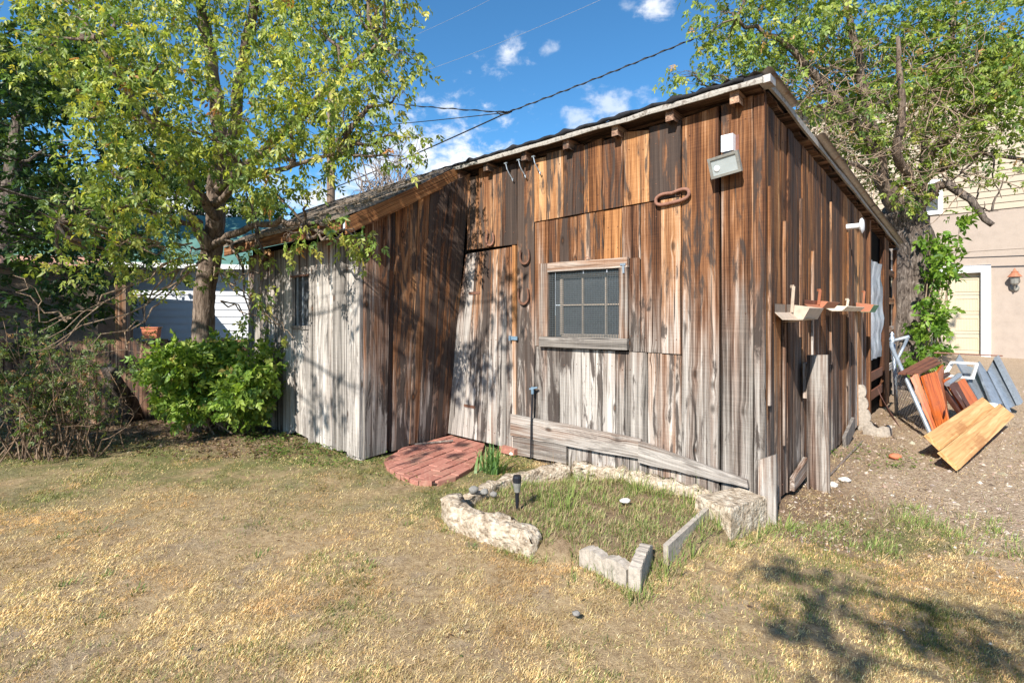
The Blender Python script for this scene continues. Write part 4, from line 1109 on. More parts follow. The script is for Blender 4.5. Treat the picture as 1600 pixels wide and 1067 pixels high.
# solar path light
sl = empty('path_light', GP(808, 797, .07), 'black solar path light stuck in the garden bed', 'path light'); p = sl.location
MB().lathe(p, [(.004, -.05), (.013, .06), (.014, .12), (.017, .125)], 12).build('stake', M['black'], sl)
MB().lathe(p, [(.020, .125), (.026, .17), (.027, .19)], 14).build('lamp_glass', M['lamp_frame'], sl)
MB().lathe(p, [(.029, .19), (.030, .222), (.026, .236), (.012, .240)], 14).build('cap', M['black'], sl)

# ------------------------------------------------------------------ pile beside the shed
# chain link gate
gt = empty('chain_link_gate', (5.1, 6.7, 0), 'grey chain link gate leaning behind the orange bench', 'gate')
P1, P2, P3, P4 = Vector((5.10, 6.92, 1.02)), PT(1421, 526, 6.75), Vector((4.66, 5.68, .03)), Vector((5.26, 7.0, .03))
def arc(a, b, c, n=6): return [a.lerp(b, k / n).lerp(b.lerp(c, k / n), k / n) for k in range(n + 1)]
near = [P3, P1.lerp(P3, .12)] + arc(P1.lerp(P3, .10), P1, P1.lerp(P2, .3)) + [P2]
MB().tube(near, .024, 10).build('frame_pipe', M['galv_dull'], gt, smooth=True)
MB().tube([P4, P1 + Vector((.10, .06, -.03))], .022, 10).build('hinge_pipe', M['galv_dull'], gt, smooth=True)
MB().tube([P1.lerp(P3, .22), P2.lerp(P1, .1) - UP * .02], .018, 8).build('brace_pipe', M['galv_dull'], gt, smooth=True)
MB().lathe(P1 + Vector((.06, .03, .03)), [(.03, -.02), (.035, .0), (.02, .05), (.028, .065), (.01, .1)], 10).build('finial', M['galv'], gt)
ch = MB(); e1 = (P3 - P4); e2 = (P1 - P4) ; n = 15
for k in range(-n, n + 1):
    for sgn in (1, -1):
        seg = []
        for u in np.linspace(0, 1, 25):
            v = (u * sgn + k / n * 1.0) if sgn == 1 else (1 - u + k / n)
            if 0 <= v <= 1 and u + v <= 1.0: seg.append(P4 + e1 * u + e2 * v + NF * .004 * ((int(u * 48)) % 2))
        if len(seg) > 1: ch.tube(seg, .0026, 3, cap=False)
o = ch.build('chain_link_mesh', M['galv'], gt); o['kind'] = 'stuff'

# orange wooden bench lying on its side
bn = empty('wooden_bench', GP(1455, 690), 'orange stained wooden bench with brown slats leaning by the gate', 'bench')
def lean_slab(root, name, b0, b1, t0, t1, th, mat, segs=6, edge=.003, scal=0):
    n = (b1 - b0).cross(t0 - b0).normalized()
    if n.y > 0: n = -n
    return plank(name, root, [b0, b1, t1, t0], n, th, M[mat], (.5, .5, .5), segs=segs, edge=edge, warp=.001)
def pp(px, py, d): return PT(px, py, d)
lean_slab(bn, 'side_panel', pp(1459, 676, 6.0), pp(1468, 681, 5.95), pp(1422, 588, 6.35), pp(1436, 585, 6.3), .035, 'orange', 10, .008)
lean_slab(bn, 'side_panel', pp(1468, 681, 5.93), pp(1482, 672, 6.0), pp(1438, 588, 6.28), pp(1460, 581, 6.4), .03, 'orange', 6)
for k, (a, b) in enumerate((((1409, 584), (1455, 559)), ((1420, 584), (1461, 562)), ((1432, 583), (1466, 566)))):
    MB().bar(pp(a[0], a[1], 6.3), pp(b[0], b[1], 7.1), .075, .022, UP).build('slat', M['redbrown'], bn)
for k in range(6):
    u = k / 5; MB().bar(pp(1445 + 14 * u, 582 - 4 * u, 6.35 + .5 * u), pp(1452 + 14 * u, 600 - 4 * u, 6.35 + .5 * u), .010, .010).build('spindle', M['dkwood'], bn)
lean_slab(bn, 'back_panel', pp(1482, 672, 6.02), pp(1478, 655, 6.9), pp(1460, 583, 6.42), pp(1470, 570, 7.1), .03, 'orange', 4)
MB().lathe(pp(1477, 642, 5.98), [(.01, -.06), (.05, -.05), (.055, .0), (.03, .05)], 12, (R, UP, NF)).build('bun_foot', M['terracotta'], bn)
# second, darker bench
b2 = empty('wooden_chair', GP(1500, 665), 'dark and orange wooden chair leaning between bench and metal troughs', 'chair')
lean_slab(b2, 'side_rail', pp(1507, 655, 6.5), pp(1513, 658, 6.45), pp(1462, 595, 6.8), pp(1471, 592, 6.75), .04, 'dkwood')
lean_slab(b2, 'seat_panel', pp(1513, 658, 6.50), pp(1519, 650, 6.6), pp(1473, 594, 6.8), pp(1484, 590, 6.9), .03, 'orange')
lean_slab(b2, 'side_rail', pp(1515, 652, 6.4), pp(1521, 656, 6.35), pp(1481, 602, 6.6), pp(1490, 598, 6.6), .045, 'dkwood')
lean_slab(b2, 'back_panel', pp(1521, 655, 6.5), pp(1533, 641, 6.7), pp(1489, 600, 6.75), pp(1503, 592, 6.9), .03, 'orange')
MB().tube([pp(1462, 594, 6.75), pp(1481, 584, 7.0)], .03, 8).build('arm', M['dkwood'], b2)
MB().tube([pp(1480, 600, 6.6), pp(1499, 586, 6.9)], .032, 8).build('arm', M['galv_dull'], b2)
# galvanised troughs / frames
g2 = empty('metal_rack', GP(1545, 640), 'galvanised metal rack with white rails lying beside the orange chairs', 'rack')
lean_slab(g2, 'side_panel', pp(1549, 637, 7.0), pp(1569, 630, 7.2), pp(1524, 573, 7.6), pp(1528, 566, 7.8), .03, 'galv')
lean_slab(g2, 'side_panel', pp(1527, 627, 7.2), pp(1540, 622, 7.3), pp(1492, 565, 7.9), pp(1497, 555, 8.1), .03, 'galv')
lean_slab(g2, 'inner_panel', pp(1520, 618, 7.5), pp(1548, 633, 7.2), pp(1496, 568, 8.0), pp(1526, 576, 7.8), .012, 'galv')
for a, b in (((1474, 589), (1488, 566)), ((1488, 566), (1526, 568)), ((1526, 568), (1519, 591)), ((1474, 586), (1520, 591)), ((1527, 622), (1543, 628))):
    MB().bar(pp(*a, 7.35), pp(*b, 7.45), .04, .03).build('rail', M['white'], g2)
g3 = empty('metal_trough', GP(1582, 637), 'long bare galvanised trough leaning, rightmost in the pile', 'trough')
lean_slab(g3, 'base_panel', pp(1574, 640, 7.1), pp(1589, 633, 7.2), pp(1542, 580, 7.7), pp(1552, 562, 7.9), .02, 'galv', 4)
lean_slab(g3, 'flange', pp(1589, 634, 7.12), pp(1592, 629, 7.25), pp(1552, 560, 7.8), pp(1555, 557, 8.0), .05, 'galv_dull', 4)
lean_slab(g3, 'flange', pp(1570, 640, 7.05), pp(1574, 642, 7.0), pp(1538, 580, 7.65), pp(1543, 580, 7.6), .05, 'galv_dull', 4)
MB().tube([pp(1460, 551, 8.3), pp(1566, 556, 8.3)], .012, 8).build('long_rod', M['rust_pale'])
tag(bpy.data.objects['long_rod'], 'thin metal rod lying across the top of the metal rack', 'rod')
MB().bar(pp(1537, 631, 6.9), pp(1556, 633, 6.9), .05, .05).build('white_block', M['white']); tag(bpy.data.objects['white_block'], 'small white block at the foot of the metal rack', 'block')
# raw planks
def raw(n, lo0, lo1, wdt, th, tilt, label):
    d = (lo1 - lo0).normalized(); hz = Vector((-d.y, d.x, 0)).normalized(); up_ = (hz * math.cos(tilt) + UP * math.sin(tilt)).normalized()
    up_ = (up_ - d * up_.dot(d)).normalized(); nn = d.cross(up_); 
    if nn.z < 0: nn = -nn
    o = plank('pine_plank', None, [lo0, lo0 + up_ * wdt, lo1 + up_ * wdt, lo1], nn, th, M['pine'], segs=8, edge=.001, warp=.001)
    return tag(o, label, 'plank', 'new pine planks by the pile')
raw(1, Vector((3.93, 4.53, .01)), Vector((6.10, 6.25, .13)), .185, .038, .78, 'front new pine plank of the two at the pile foot')
raw(2, Vector((4.05, 4.86, .10)), Vector((6.02, 6.42, .20)), .165, .038, .80, 'rear new pine plank, half hidden behind the front one')
# dark board and scalloped planter by the side door
lb = plank('dark_board', None, [pp(1391, 648, 5.9), pp(1407, 668, 5.6), pp(1376, 618, 6.0), pp(1371, 605, 6.2)], NF, .03, M['redbrown'], (.5, .5, .5)); tag(lb, 'dark brown board leaning on the concrete edging by the side wall', 'board')
def curved_edger(c, r, a0, a1, h, label, name='edging_ring', z0=0.0, lean=0.0):
    vs = []; n = 20
    for k in range(n + 1):
        u = k / n; a = a0 + (a1 - a0) * u; top = h * (.76 + .24 * abs(math.sin(u * 3 * math.pi)))
        for rr in (r, r - .05):
            vs.append(c + Vector((math.cos(a) * rr, math.sin(a) * rr, z0))); vs.append(c + Vector((math.cos(a) * rr, math.sin(a) * rr, z0 + top)))
    fs = []
    for k in range(n):
        a = k * 4; b = a + 4; fs += [(a, b, b + 1, a + 1), (a + 3, b + 3, b + 2, a + 2), (a + 1, b + 1, b + 3, a + 3), (a, a + 2, b + 2, b)]
    fs += [(0, 1, 3, 2), (n * 4, n * 4 + 2, n * 4 + 3, n * 4 + 1)]
    return tag(MB().add(vs, fs).build(name, M['concrete_edge']), label, 'edging stone')
pc = GP(1377, 678); pc.z = gz1(pc.x, pc.y)
curved_edger(pc + Vector((.02, .12, 0)), .16, math.pi * 1.02, math.pi * 2.02, .12, 'curved scalloped concrete edging stone lying by the side door')
sc2 = MB(); base = pc + Vector((.02, .30, -.02)); vs = []; m_ = 36
for k in range(m_ + 1):
    u = k / m_; h_ = .58 * u; wv = .10 + .035 * abs(math.sin(u * 4 * math.pi)) ** .6; c_ = base + Vector((-.10 * math.sin(u * 1.5), .03 * u, h_))
    for a_, b_ in ((-.5, -.025), (.5, -.025), (.5, .025), (-.5, .025)): vs.append(c_ + NS * (wv * (1 if a_ > 0 else .6) * a_ * 1.6) + R * b_)
fs = [(k * 4 + i, k * 4 + (i + 1) % 4, k * 4 + 4 + (i + 1) % 4, k * 4 + 4 + i) for k in range(m_) for i in range(4)] + [(3, 2, 1, 0), (m_ * 4, m_ * 4 + 1, m_ * 4 + 2, m_ * 4 + 3)]
sc2.add(vs, fs)
tag(sc2.build('edging_stone', M['concrete_edge']), 'scalloped concrete edging stone standing on end by the side door', 'edging stone')
sl_ = MB().bar(WS(2.55, .03, .05), WS(3.05, .16, .05), .16, .03, NS); tag(sl_.build('low_board', M['wood_grey']), 'short grey board at the wall foot before the edging stones', 'board')
MB().tube([GP(1282, 757) + Vector((0, 0, .0)), GP(1345, 690) + Vector((.02, 0, .01))], .008, 5).build('root_stick', M['twig_dead']); tag(bpy.data.objects['root_stick'], 'thin stick on the dirt beside the leaning board', 'stick')

# ------------------------------------------------------------------ overhead cables and pole
def cable(name, p0, p1, r, sag, label, mat='wire', n=24, twist=None):
    pts = [p0.lerp(p1, k / n) - UP * (sag * 4 * (k / n) * (1 - k / n)) for k in range(n + 1)]
    b = MB().tube(pts, r, 6)
    if twist:
        pts2 = [];
        for k in range(n * 6 + 1):
            u = k / (n * 6); a = u * twist
            pts2.append(p0.lerp(p1, u) - UP * (sag * 4 * u * (1 - u)) + Vector((0, math.cos(a) * r * 1.8, math.sin(a) * r * 1.8)))
        b.tube(pts2, r * .8, 5)
    return tag(b.build(name, M[mat], None, smooth=True), label, 'cable', 'overhead cables')
SPL = PT(793, 176, 11.0)
cable('power_cable', SPL, PT(1600, -170, 8.2), .011, .12, 'thick twisted cable rising from the splice to the right tree', twist=160)
cable('power_cable', PT(500, 302, 16), SPL, .015, .05, 'cable running down left from the splice behind the roof')
cable('power_cable', PT(517, 152, 16), SPL, .010, .04, 'upper thin cable from the pole to the splice', twist=60)
cable('power_cable', PT(517, 202, 16), SPL, .010, .03, 'lower thin cable from the pole to the splice')
b = MB()
for k in range(5): b.lathe(SPL + Vector((-.02 + .035 * k - .07, 0, random.uniform(-.02, .02))), [(.01, -.02), (.03, 0), (.01, .02)], 8)
b.tube([SPL + Vector((-.25, 0, .02)), SPL + Vector((-.15, 0, -.05)), SPL + Vector((.0, 0, -.03)), SPL + Vector((.10, 0, .02))], .012, 6)
tag(b.build('cable_splice', M['wire']), 'knot of black splices where the overhead cables meet', 'splice')
cable('far_cable', PT(590, 135, 40), PT(950, -5, 30), .008, .3, 'faint far cable crossing the sky above the shed', 'wire_pale')
cable('far_cable', PT(600, 75, 45), PT(800, -18, 38), .008, .2, 'faintest far cable near the top of the sky', 'wire_pale')
cable('slack_wire', PT(-30, 219, 9.5), PT(170, 218, 9.5), .008, .02, 'pale wire crossing the dark trees on the far left', 'wire_pale')
pl = empty('utility_pole', PT(517, 700, 16.0) * 1.0, 'wooden utility pole behind the shed roof', 'utility pole'); pl.location.z = 0
base = Vector((PT(517, 490, 16).x, 16, 0))
MB().tube([base, base + UP * 4, base + UP * 8.6], [.15, .13, .11], 12).build('shaft', M['pole'], pl, smooth=True)
MB().box(base + UP * 8.0, 1.8, .1, .12).build('crossarm', M['pole'], pl)

# ------------------------------------------------------------------ house on the right
HP = Vector((13.04, 14.0, .24))                       # right foot of the garage door trim
hs = empty('neighbour_house', HP, 'tan two storey house with garage door behind the right tree', 'house')
def H(q, z, o_=0.0): return HP + F * q + NF * o_ + UP * z     # along the wall to the left, height, out
zs = zat(331, 14.2) - .24
def hwall(name, qa, qb, za, zb, mat, holes=()):
    b = MB(); cuts = sorted(set([qa, qb] + [h[0] for h in holes] + [h[1] for h in holes])); 
    for i in range(len(cuts) - 1):
        a, c = cuts[i], cuts[i + 1]; spans = [(za, zb)]
        for (h0, h1, y0, y1) in holes:
            if h0 <= a and c <= h1: spans = [s for s in ((za, y0), (y1, zb)) if s[1] > s[0]]
        for (y0, y1) in spans: 
            vs = [H(a, y0), H(c, y0), H(c, y1), H(a, y1), H(a, y0, -.15), H(c, y0, -.15), H(c, y1, -.15), H(a, y1, -.15)]
            b.add(vs, [(0, 1, 2, 3), (7, 6, 5, 4), (0, 4, 5, 1), (1, 5, 6, 2), (2, 6, 7, 3), (3, 7, 4, 0)])
    return b.build(name, mat, hs)
gd = (.12, 2.75, 0.0, 2.30)                            # garage door opening
hwall('stucco_wall', -6.5, 9.0, -.6, zs, M['stucco'], [gd])
upz = [zs]; wq0, wq1, wz0, wz1 = 1.05, 1.75, zs + .12, zs + .95
hwall('upper_wall', -6.5, 9.0, zs, 8.0, M['siding'], [(wq0, wq1, wz0, wz1)])
z_ = zs + .0; k = 0
while z_ < 7.8:
    z1_ = z_ + .175
    for (qa, qb) in ((-6.5, wq0), (wq1, 9.0)) if (z_ < wz1 and z1_ > wz0) else ((-6.5, 9.0),):
        b = MB(); b.add([H(qa, z_, .030), H(qb, z_, .030), H(qb, z1_, .006), H(qa, z1_, .006), H(qa, z_, .0), H(qb, z_, .0)], [(0, 1, 2, 3), (4, 5, 1, 0)]); b.build('lap_board', M['siding'], hs)
    z_ = z1_; k += 1
for zz in (zat(392, 14.2) - .24,):
    MB().box(H(1.2, zz, .006), 15.4, .012, .03, (F, NF, UP)).build('stucco_reveal', M['stucco'], hs)
b = MB().box(H(0.06, 1.13, .03), .20, .07, 2.52, (F, NF, UP)); b.build('door_trim', M['trim_w'], hs)
b = MB().box(H(1.43, 2.395, .031), 2.94, .07, .20, (F, NF, UP)); b.build('door_trim', M['trim_w'], hs)
b = MB().box(H(2.82, 1.13, .03), .20, .07, 2.52, (F, NF, UP)); b.build('door_trim', M['trim_w'], hs)
gar = MB().box(H(1.43, 1.13, -.13), 2.62, .04, 2.33, (F, NF, UP)).build('garage_door', M['door_cream'], hs)
for j in range(4):
    for i in range(4):
        qc = .12 + 2.63 * (i + .5) / 4; zc = .05 + 2.18 * (j + .5) / 4
        b = MB()
        for dx, dz, sx, sz in ((0, .17, .50, .025), (0, -.17, .50, .025), (-.2375, 0, .025, .315), (.2375, 0, .025, .315)):
            b.box(H(qc + dx, zc + dz, -.103), sx, .014, sz, (F, NF, UP))
        for v in range(7): b.box(H(qc - .18 + .06 * v, zc, -.106), .012, .008, .30, (F, NF, UP))
        b.build('raised_panel', M['door_cream'], gar)
    if j: MB().box(H(1.43, .05 + 2.18 * j / 4, -.107), 2.6, .006, .014, (F, NF, UP)).build('section_joint', M['lamp_frame'], gar)
uw = empty('upper_window', H(1.4, wz0)); attach(uw, hs)
MB().add([H(wq0, wz0, -.06), H(wq1, wz0, -.06), H(wq1, wz1, -.06), H(wq0, wz1, -.06)], [(0, 1, 2, 3)]).build('pane', M['glass'], uw)
for (a, c, y0, y1) in ((wq0 - .09, wq0 + .02, wz0 - .09, wz1 + .09), (wq1 - .02, wq1 + .09, wz0 - .09, wz1 + .09), (wq0 + .02, wq1 - .02, wz0 - .09, wz0 + .02), (wq0 + .02, wq1 - .02, wz1 - .02, wz1 + .09)):
    MB().box(H((a + c) / 2, (y0 + y1) / 2, .01), c - a, .09, y1 - y0, (F, NF, UP)).build('frame', M['trim_w'], uw)
b = MB().add([H(-7, 7.9, .6), H(9.5, 7.9, .6), H(9.5, 10.2, -5), H(-7, 10.2, -5)], [(0, 1, 2, 3)]); b.build('roof', M['tar'], hs)
q_l = -.50; lz = zat(437, 13.6) - .24
lm = empty('wall_lamp', H(q_l, lz - .25, .02), 'copper topped lantern on the stucco wall right of the garage door', 'wall lamp')
MB().lathe(H(q_l, lz, .16), [(.06, -.14), (.085, -.10), (.10, .06), (.10, .07)], 8, (F, NF, UP)).build('lantern_glass', M['lamp_frame'], lm)
MB().lathe(H(q_l, lz, .16), [(.15, .07), (.13, .10), (.07, .18), (.075, .20), (.03, .24), (.012, .30)], 12, (F, NF, UP)).build('lantern_roof', M['copper'], lm)
MB().lathe(H(q_l, lz - .22, .0), [(.08, 0), (.10, .03), (.07, .06)], 12, (F, UP, NF)).build('wall_plate', M['lamp_frame'], lm)
b = MB().tube([H(q_l, lz - .20, .05), H(q_l, lz - .26, .12), H(q_l, lz - .14, .16)], .02, 6); b.build('arm', M['lamp_frame'], lm)
MB().tube([H(-3, zat(398, 13) - .3, .3), H(1.2, zat(402, 14.5) - .28, .3), H(4, zat(405, 15.5) - .3, .3)], .018, 6).build('service_cable', M['wire']); tag(bpy.data.objects['service_cable'], 'dark cable stretched along the tan house wall', 'cable')

# ------------------------------------------------------------------ left background: fence, outbuilding, white house
fn = empty('plank_fence', GP(200, 660), 'low dark plank fence behind the bushes on the left', 'fence')
fa = Vector((-7.6, 6.35, 0)); fb = Vector((-3.55, 7.25, 0)); fd = (fb - fa).normalized(); fnn = Vector((fd.y, -fd.x, 0)); L = (fb - fa).length
random.seed(12); x = 0
while x < L:
    w = random.uniform(.14, .19); p = fa + fd * x; q = fa + fd * min(L, x + w - .006); h = 1.04 + random.uniform(-.02, .03)
    plank('fence_board', fn, [p - UP * .05, q - UP * .05, q + UP * h, p + UP * h], fnn, .022, M['wood_dark'], rc(.5, .4, .5), segs=3)
    x += w
for z_ in (.3, .85): MB().bar(fa + UP * z_ - fnn * .03, fb + UP * z_ - fnn * .03, .05, .09).build('fence_rail', M['wood_dark'], fn)
pst = MB().box(PT(192, 490, 7.2) * 1.0 + UP * -.55, .13, .13, 1.9, (fd, fnn, UP)); pst.build('fence_post', M['wood_brown'], fn)
pd = plank('grey_door_plank', None, [GP(133, 668) , GP(152, 668), GP(152, 668) + UP * .80, GP(133, 668) + UP * .80], fnn, .03, M['wood_dark'], (.6, .6, .4)); tag(pd, 'brown plank standing in front of the fence by the dry shrub', 'plank')
lg = MB(); p0 = GP(212, 655); p1 = PT(168, 575, 6.1)
lg.tube([p0, p0.lerp(p1, .3) + Vector((.03, 0, .02)), p0.lerp(p1, .7), p1], [.10, .085, .08, .07], 12, wob=.1); tag(lg.build('leaning_log', M['bark_dark'], None, smooth=True), 'dark rotting log leaning on the fence', 'log')
# planter on the fence
pc_ = Vector((PT(240, 520, 6.9).x, 6.86, 1.07)); pt = empty('planter_box', pc_, 'terracotta planter box standing on the fence top', 'planter')
MB().add([pc_ + fd * (a * .09 * s_) + fnn * (b * .06 * s_) + UP * z for z, s_ in ((0, .92), (.135, 1.05)) for a, b in ((-1, -1), (1, -1), (1, 1), (-1, 1))], [(0, 1, 5, 4), (1, 2, 6, 5), (2, 3, 7, 6), (3, 0, 4, 7), (0, 3, 2, 1), (4, 5, 6, 7)]).build('box', M['terracotta'], pt)
MB().box(pc_ + UP * .142, .205, .14, .018, (fd, fnn, UP)).build('rim', M['terracotta'], pt)
tag(MB().tube([PT(222, 470, 7.0), PT(229, 530, 7.0)], .012, 6).build('black_stake', M['black']), 'thin black stake left of the planter box', 'stake')
# outbuilding with dark stucco on the far left
ob = empty('outbuilding', (-8, 8.6, 0), 'low brown outbuilding in deep shade on the far left', 'outbuilding')
o0, o1 = Vector((-12.9, 7.66, 0)), Vector((-7.2, 8.9, 0)); od = (o1 - o0).normalized(); on = Vector((od.y, -od.x, 0))
b = MB().add([o0, o1, o1 + UP * 2.2, o0 + UP * 2.2, o0 - on * 1.2, o1 - on * 1.2, o1 - on * 1.2 + UP * 2.2, o0 - on * 1.2 + UP * 2.2], [(0, 1, 2, 3), (1, 5, 6, 2), (4, 0, 3, 7), (5, 4, 7, 6)]); b.build('wall', M['stucco_dark'], ob)
MB().bar(o0 + UP * 2.28 + on * .25, o1 + od * .2 + UP * 2.28 + on * .25, .03, .17).build('fascia', M['gutter'], ob)
MB().add([o0 + UP * 2.36 + on * .28, o1 + od * .25 + UP * 2.36 + on * .28, o1 + od * .25 + UP * 2.5 - on * 1.3, o0 + UP * 2.5 - on * 1.3], [(0, 1, 2, 3)]).build('roof', M['tar'], ob)
MB().add([o0 + UP * 2.2 + on * .27, o1 + od * .2 + UP * 2.2 + on * .27, o1 + od * .2 + UP * 2.2, o0 + UP * 2.2], [(3, 2, 1, 0)]).build('soffit', M['wood_dark'], ob)
# white house with green metal roof
wh = empty('white_house', (-7, 11.2, 0), 'white clapboard house with green metal roof behind the fence', 'house')
a0, a1 = Vector((-9.6, 10.3, 0)), Vector((-4.9, 11.7, 0)); ad = (a1 - a0).normalized(); an = Vector((ad.y, -ad.x, 0))
b = MB().add([a0, a1, a1 + UP * 2.45, a0 + UP * 2.45, a0 - an * 5, a1 - an * 5, a1 - an * 5 + UP * 2.45, a0 - an * 5 + UP * 2.45], [(0, 1, 2, 3), (1, 5, 6, 2), (4, 0, 3, 7), (5, 4, 7, 6)]); b.build('wall', M['white_siding'], wh)
for k in range(15):
    z0_, z1_ = .1 + .155 * k, .1 + .155 * (k + 1)
    MB().add([a0 + UP * z0_ + an * .022, a1 + UP * z0_ + an * .022, a1 + UP * z1_ + an * .004, a0 + UP * z1_ + an * .004, a0 + UP * z0_, a1 + UP * z0_], [(0, 1, 2, 3), (4, 5, 1, 0)]).build('clapboard', M['white_siding'], wh)
b = MB(); nr = 24
for k in range(nr + 1):
    u = k / nr; p = a0.lerp(a1, u) + ad * (-.3 + .6 * u); dz = .03 * (k % 2)
    b.v += [tuple(p + an * .4 + UP * (2.42 + dz)), tuple(p - an * 2.6 + UP * (3.95 + dz))]
b.f = [(2 * k, 2 * k + 2, 2 * k + 3, 2 * k + 1) for k in range(nr)]; b.mi = [0] * nr; b.build('roof', M['green_roof'], wh)
MB().bar(a0 - ad * .3 + an * .4 + UP * 2.40, a1 + ad * .3 + an * .4 + UP * 2.40, .03, .10).build('fascia', M['trim_w'], wh)
# ------------------------------------------------------------------ foliage
def unit(a): return a / np.maximum(1e-9, np.linalg.norm(a, axis=-1, keepdims=True))
def blades(pos, dr, nr, ln, wd, fold=.22, curl=.12):
    """leaf blades folded along the midrib: 5 points, 4 triangles each"""
    dr = unit(dr); sd = unit(np.cross(dr, nr)); nr = np.cross(sd, dr); n = len(pos)
    ln = ln[:, None]; wd = wd[:, None]
    mid = pos + dr * ln * .42
    V = np.stack([pos, mid + sd * wd * .5 + nr * wd * fold, mid, mid - sd * wd * .5 + nr * wd * fold, pos + dr * ln - nr * ln * curl], 1).reshape(-1, 3)
    b = (np.arange(n) * 5)[:, None]
    T = np.concatenate([b + np.array([[0, 2, 1]]), b + np.array([[0, 3, 2]]), b + np.array([[1, 2, 4]]), b + np.array([[2, 3, 4]])], 1).reshape(-1, 3)
    return V, T
def compound(B, D, S, lr, ll, lw, rng, five=True):
    """compound leaves: a terminal leaflet and one or two pairs"""
    N_ = np.cross(D, S); out = []
    spec = [(1.0, 1.0, 0.0), (.62, .62, .78), (.62, .62, -.78)] + ([(.30, .50, .86), (.30, .50, -.86)] if five else [])
    for (u, a, b_) in spec:
        p = B + D * (lr * u)[:, None]
        d = D * a + S * b_ + rng.normal(0, .16, D.shape) + np.array([0, 0, -.25])
        nn = N_ + rng.normal(0, .35, D.shape)
        out.append((p, d, nn, ll * rng.uniform(.75, 1.15, len(B)) * (1.1 if u == 1 else .92), lw * rng.uniform(.8, 1.2, len(B))))
    return [np.concatenate([o[k] for o in out]) for k in range(5)]
def palette(rng, n, cols, probs, jit=.18):
    idx = rng.choice(len(cols), n, p=np.array(probs) / sum(probs)); c = np.array(cols)[idx]
    return c * rng.uniform(1 - jit, 1 + jit, (n, 1)) * rng.uniform(.93, 1.07, (n, 3))
def spray_cloud(clusters, rng, dens, clump=.10, per=7, droop=.7, flat=1.0):
    """leaf positions: twig ends spread through every cluster, a handful of leaves on each"""
    B, D = [], []
    for (c, r) in clusters:
        k = max(3, int(dens * r ** 2.2))
        u = unit(rng.normal(0, 1, (k, 3))) * (rng.uniform(.18, 1, (k, 1)) ** .55) * r * np.array([1, 1, .82 * flat])
        ends = np.array(c) + u
        od = unit(u + np.array([0, 0, -.02]))
        b = np.repeat(ends, per, 0) + rng.normal(0, clump, (k * per, 3)) * np.array([1, 1, .8])
        d = np.repeat(od, per, 0) * .55 + rng.normal(0, .55, (k * per, 3)); d[:, 2] -= droop
        B.append(b); D.append(unit(d))
    return np.concatenate(B), np.concatenate(D)
def foliage(name, parent, clusters, rng, dens, ll, lw, cols, probs, clump=.10, per=7, droop=.7, five=True, mat='leaf', flat=1.0, keep=None):
    B, D = spray_cloud(clusters, rng, dens, clump, per, droop, flat)
    if keep is not None:
        k = keep(B); B, D = B[k], D[k]
    S = unit(np.cross(D, rng.normal(0, 1, D.shape))); n = len(B)
    lr = np.full(n, ll * 1.15) * rng.uniform(.7, 1.2, n)
    p, d, nn, l, w = compound(B, D, S, lr, np.full(n, ll), np.full(n, lw), rng, five)
    V, T = blades(p, d, nn, l, w)
    base = palette(rng, n, cols, probs); k = len(p) // n
    c = np.repeat(np.tile(base, (k, 1)) * rng.uniform(.88, 1.12, (len(p), 1)), 5, 0)
    return np_mesh(name, V, T, M[mat], parent, color=c, origin=tuple(parent.location) if parent else (0, 0, 0)), n * k
def wiggle(p0, p1, n, amp, rng, sag=0.0):
    p0 = np.array(p0); p1 = np.array(p1); u = np.linspace(0, 1, n + 1)[:, None]
    w = np.cumsum(rng.normal(0, amp, (n + 1, 3)), 0); w -= w[0] + (w[-1] - w[0]) * u
    P = p0 + (p1 - p0) * u + w; P[:, 2] += sag * 4 * (u * (1 - u))[:, 0]
    return [Vector(q) for q in P]
def limb_net(mb, stems, clusters, rng, r0=.03, r1=.006, twigs=6, tw=.004, up=.15):
    """a limb to every cluster from the nearest suitable point of the stems, twigs inside"""
    nodes = [(np.array(p), r) for st, rr in stems for p, r in zip(st, rr)]
    P = np.array([n_[0] for n_ in nodes])
    for (c, r) in clusters:
        c = np.array(c); dd = np.linalg.norm(P - c, axis=1) + 1.2 * np.maximum(0, P[:, 2] - c[2] + .15)
        a = P[int(np.argmin(dd))]; ln = np.linalg.norm(c - a)
        path = wiggle(a, c, 7, .05 * min(1.5, ln), rng, up * ln * .5)
        mb.tube(path, list(np.linspace(min(r0, .012 + .014 * ln), r1, 8)), 6, cap=False)
        for k in range(twigs):
            s_ = np.array(path[rng.integers(4, 8)]); e = c + unit(rng.normal(0, 1, (1, 3)))[0] * r * rng.uniform(.5, 1.0) * np.array([1, 1, .85])
            mb.tube(wiggle(s_, e, 4, .035, rng, .03), list(np.linspace(tw, tw * .4, 5)), 4, cap=False)

# ---- left tree: box elder by the annex
lt_base = Vector((-3.80, 6.25, -.05))
tree_l = empty('box_elder_tree', lt_base, 'leafy tree with drooping yellow green leaves left of the shed', 'tree')
rng = np.random.default_rng(4)
tp = [lt_base, lt_base + Vector((.0, 0, .5)), PT(318, 500, 6.25), PT(320, 450, 6.25), PT(330, 400, 6.2), PT(337, 350, 6.1), PT(337, 300, 6.05)]
tr = [.165, .138, .118, .115, .115, .102, .095]
def dense_path(pts, rad, n=7):
    P, Q = [], []
    for i in range(len(pts) - 1):
        for k in range(n): P.append(Vector(pts[i]).lerp(Vector(pts[i + 1]), k / n)); Q.append(rad[i] + (rad[i + 1] - rad[i]) * k / n)
    P.append(Vector(pts[-1])); Q.append(rad[-1]); return P, Q
TP, TR = dense_path(tp, tr)
MB().tube(TP, TR, 22, wob=.055).build('trunk', M['bark'], tree_l, smooth=True)
stems = []
def stem(pts, r): stems.append(([Vector(p) for p in pts], r))
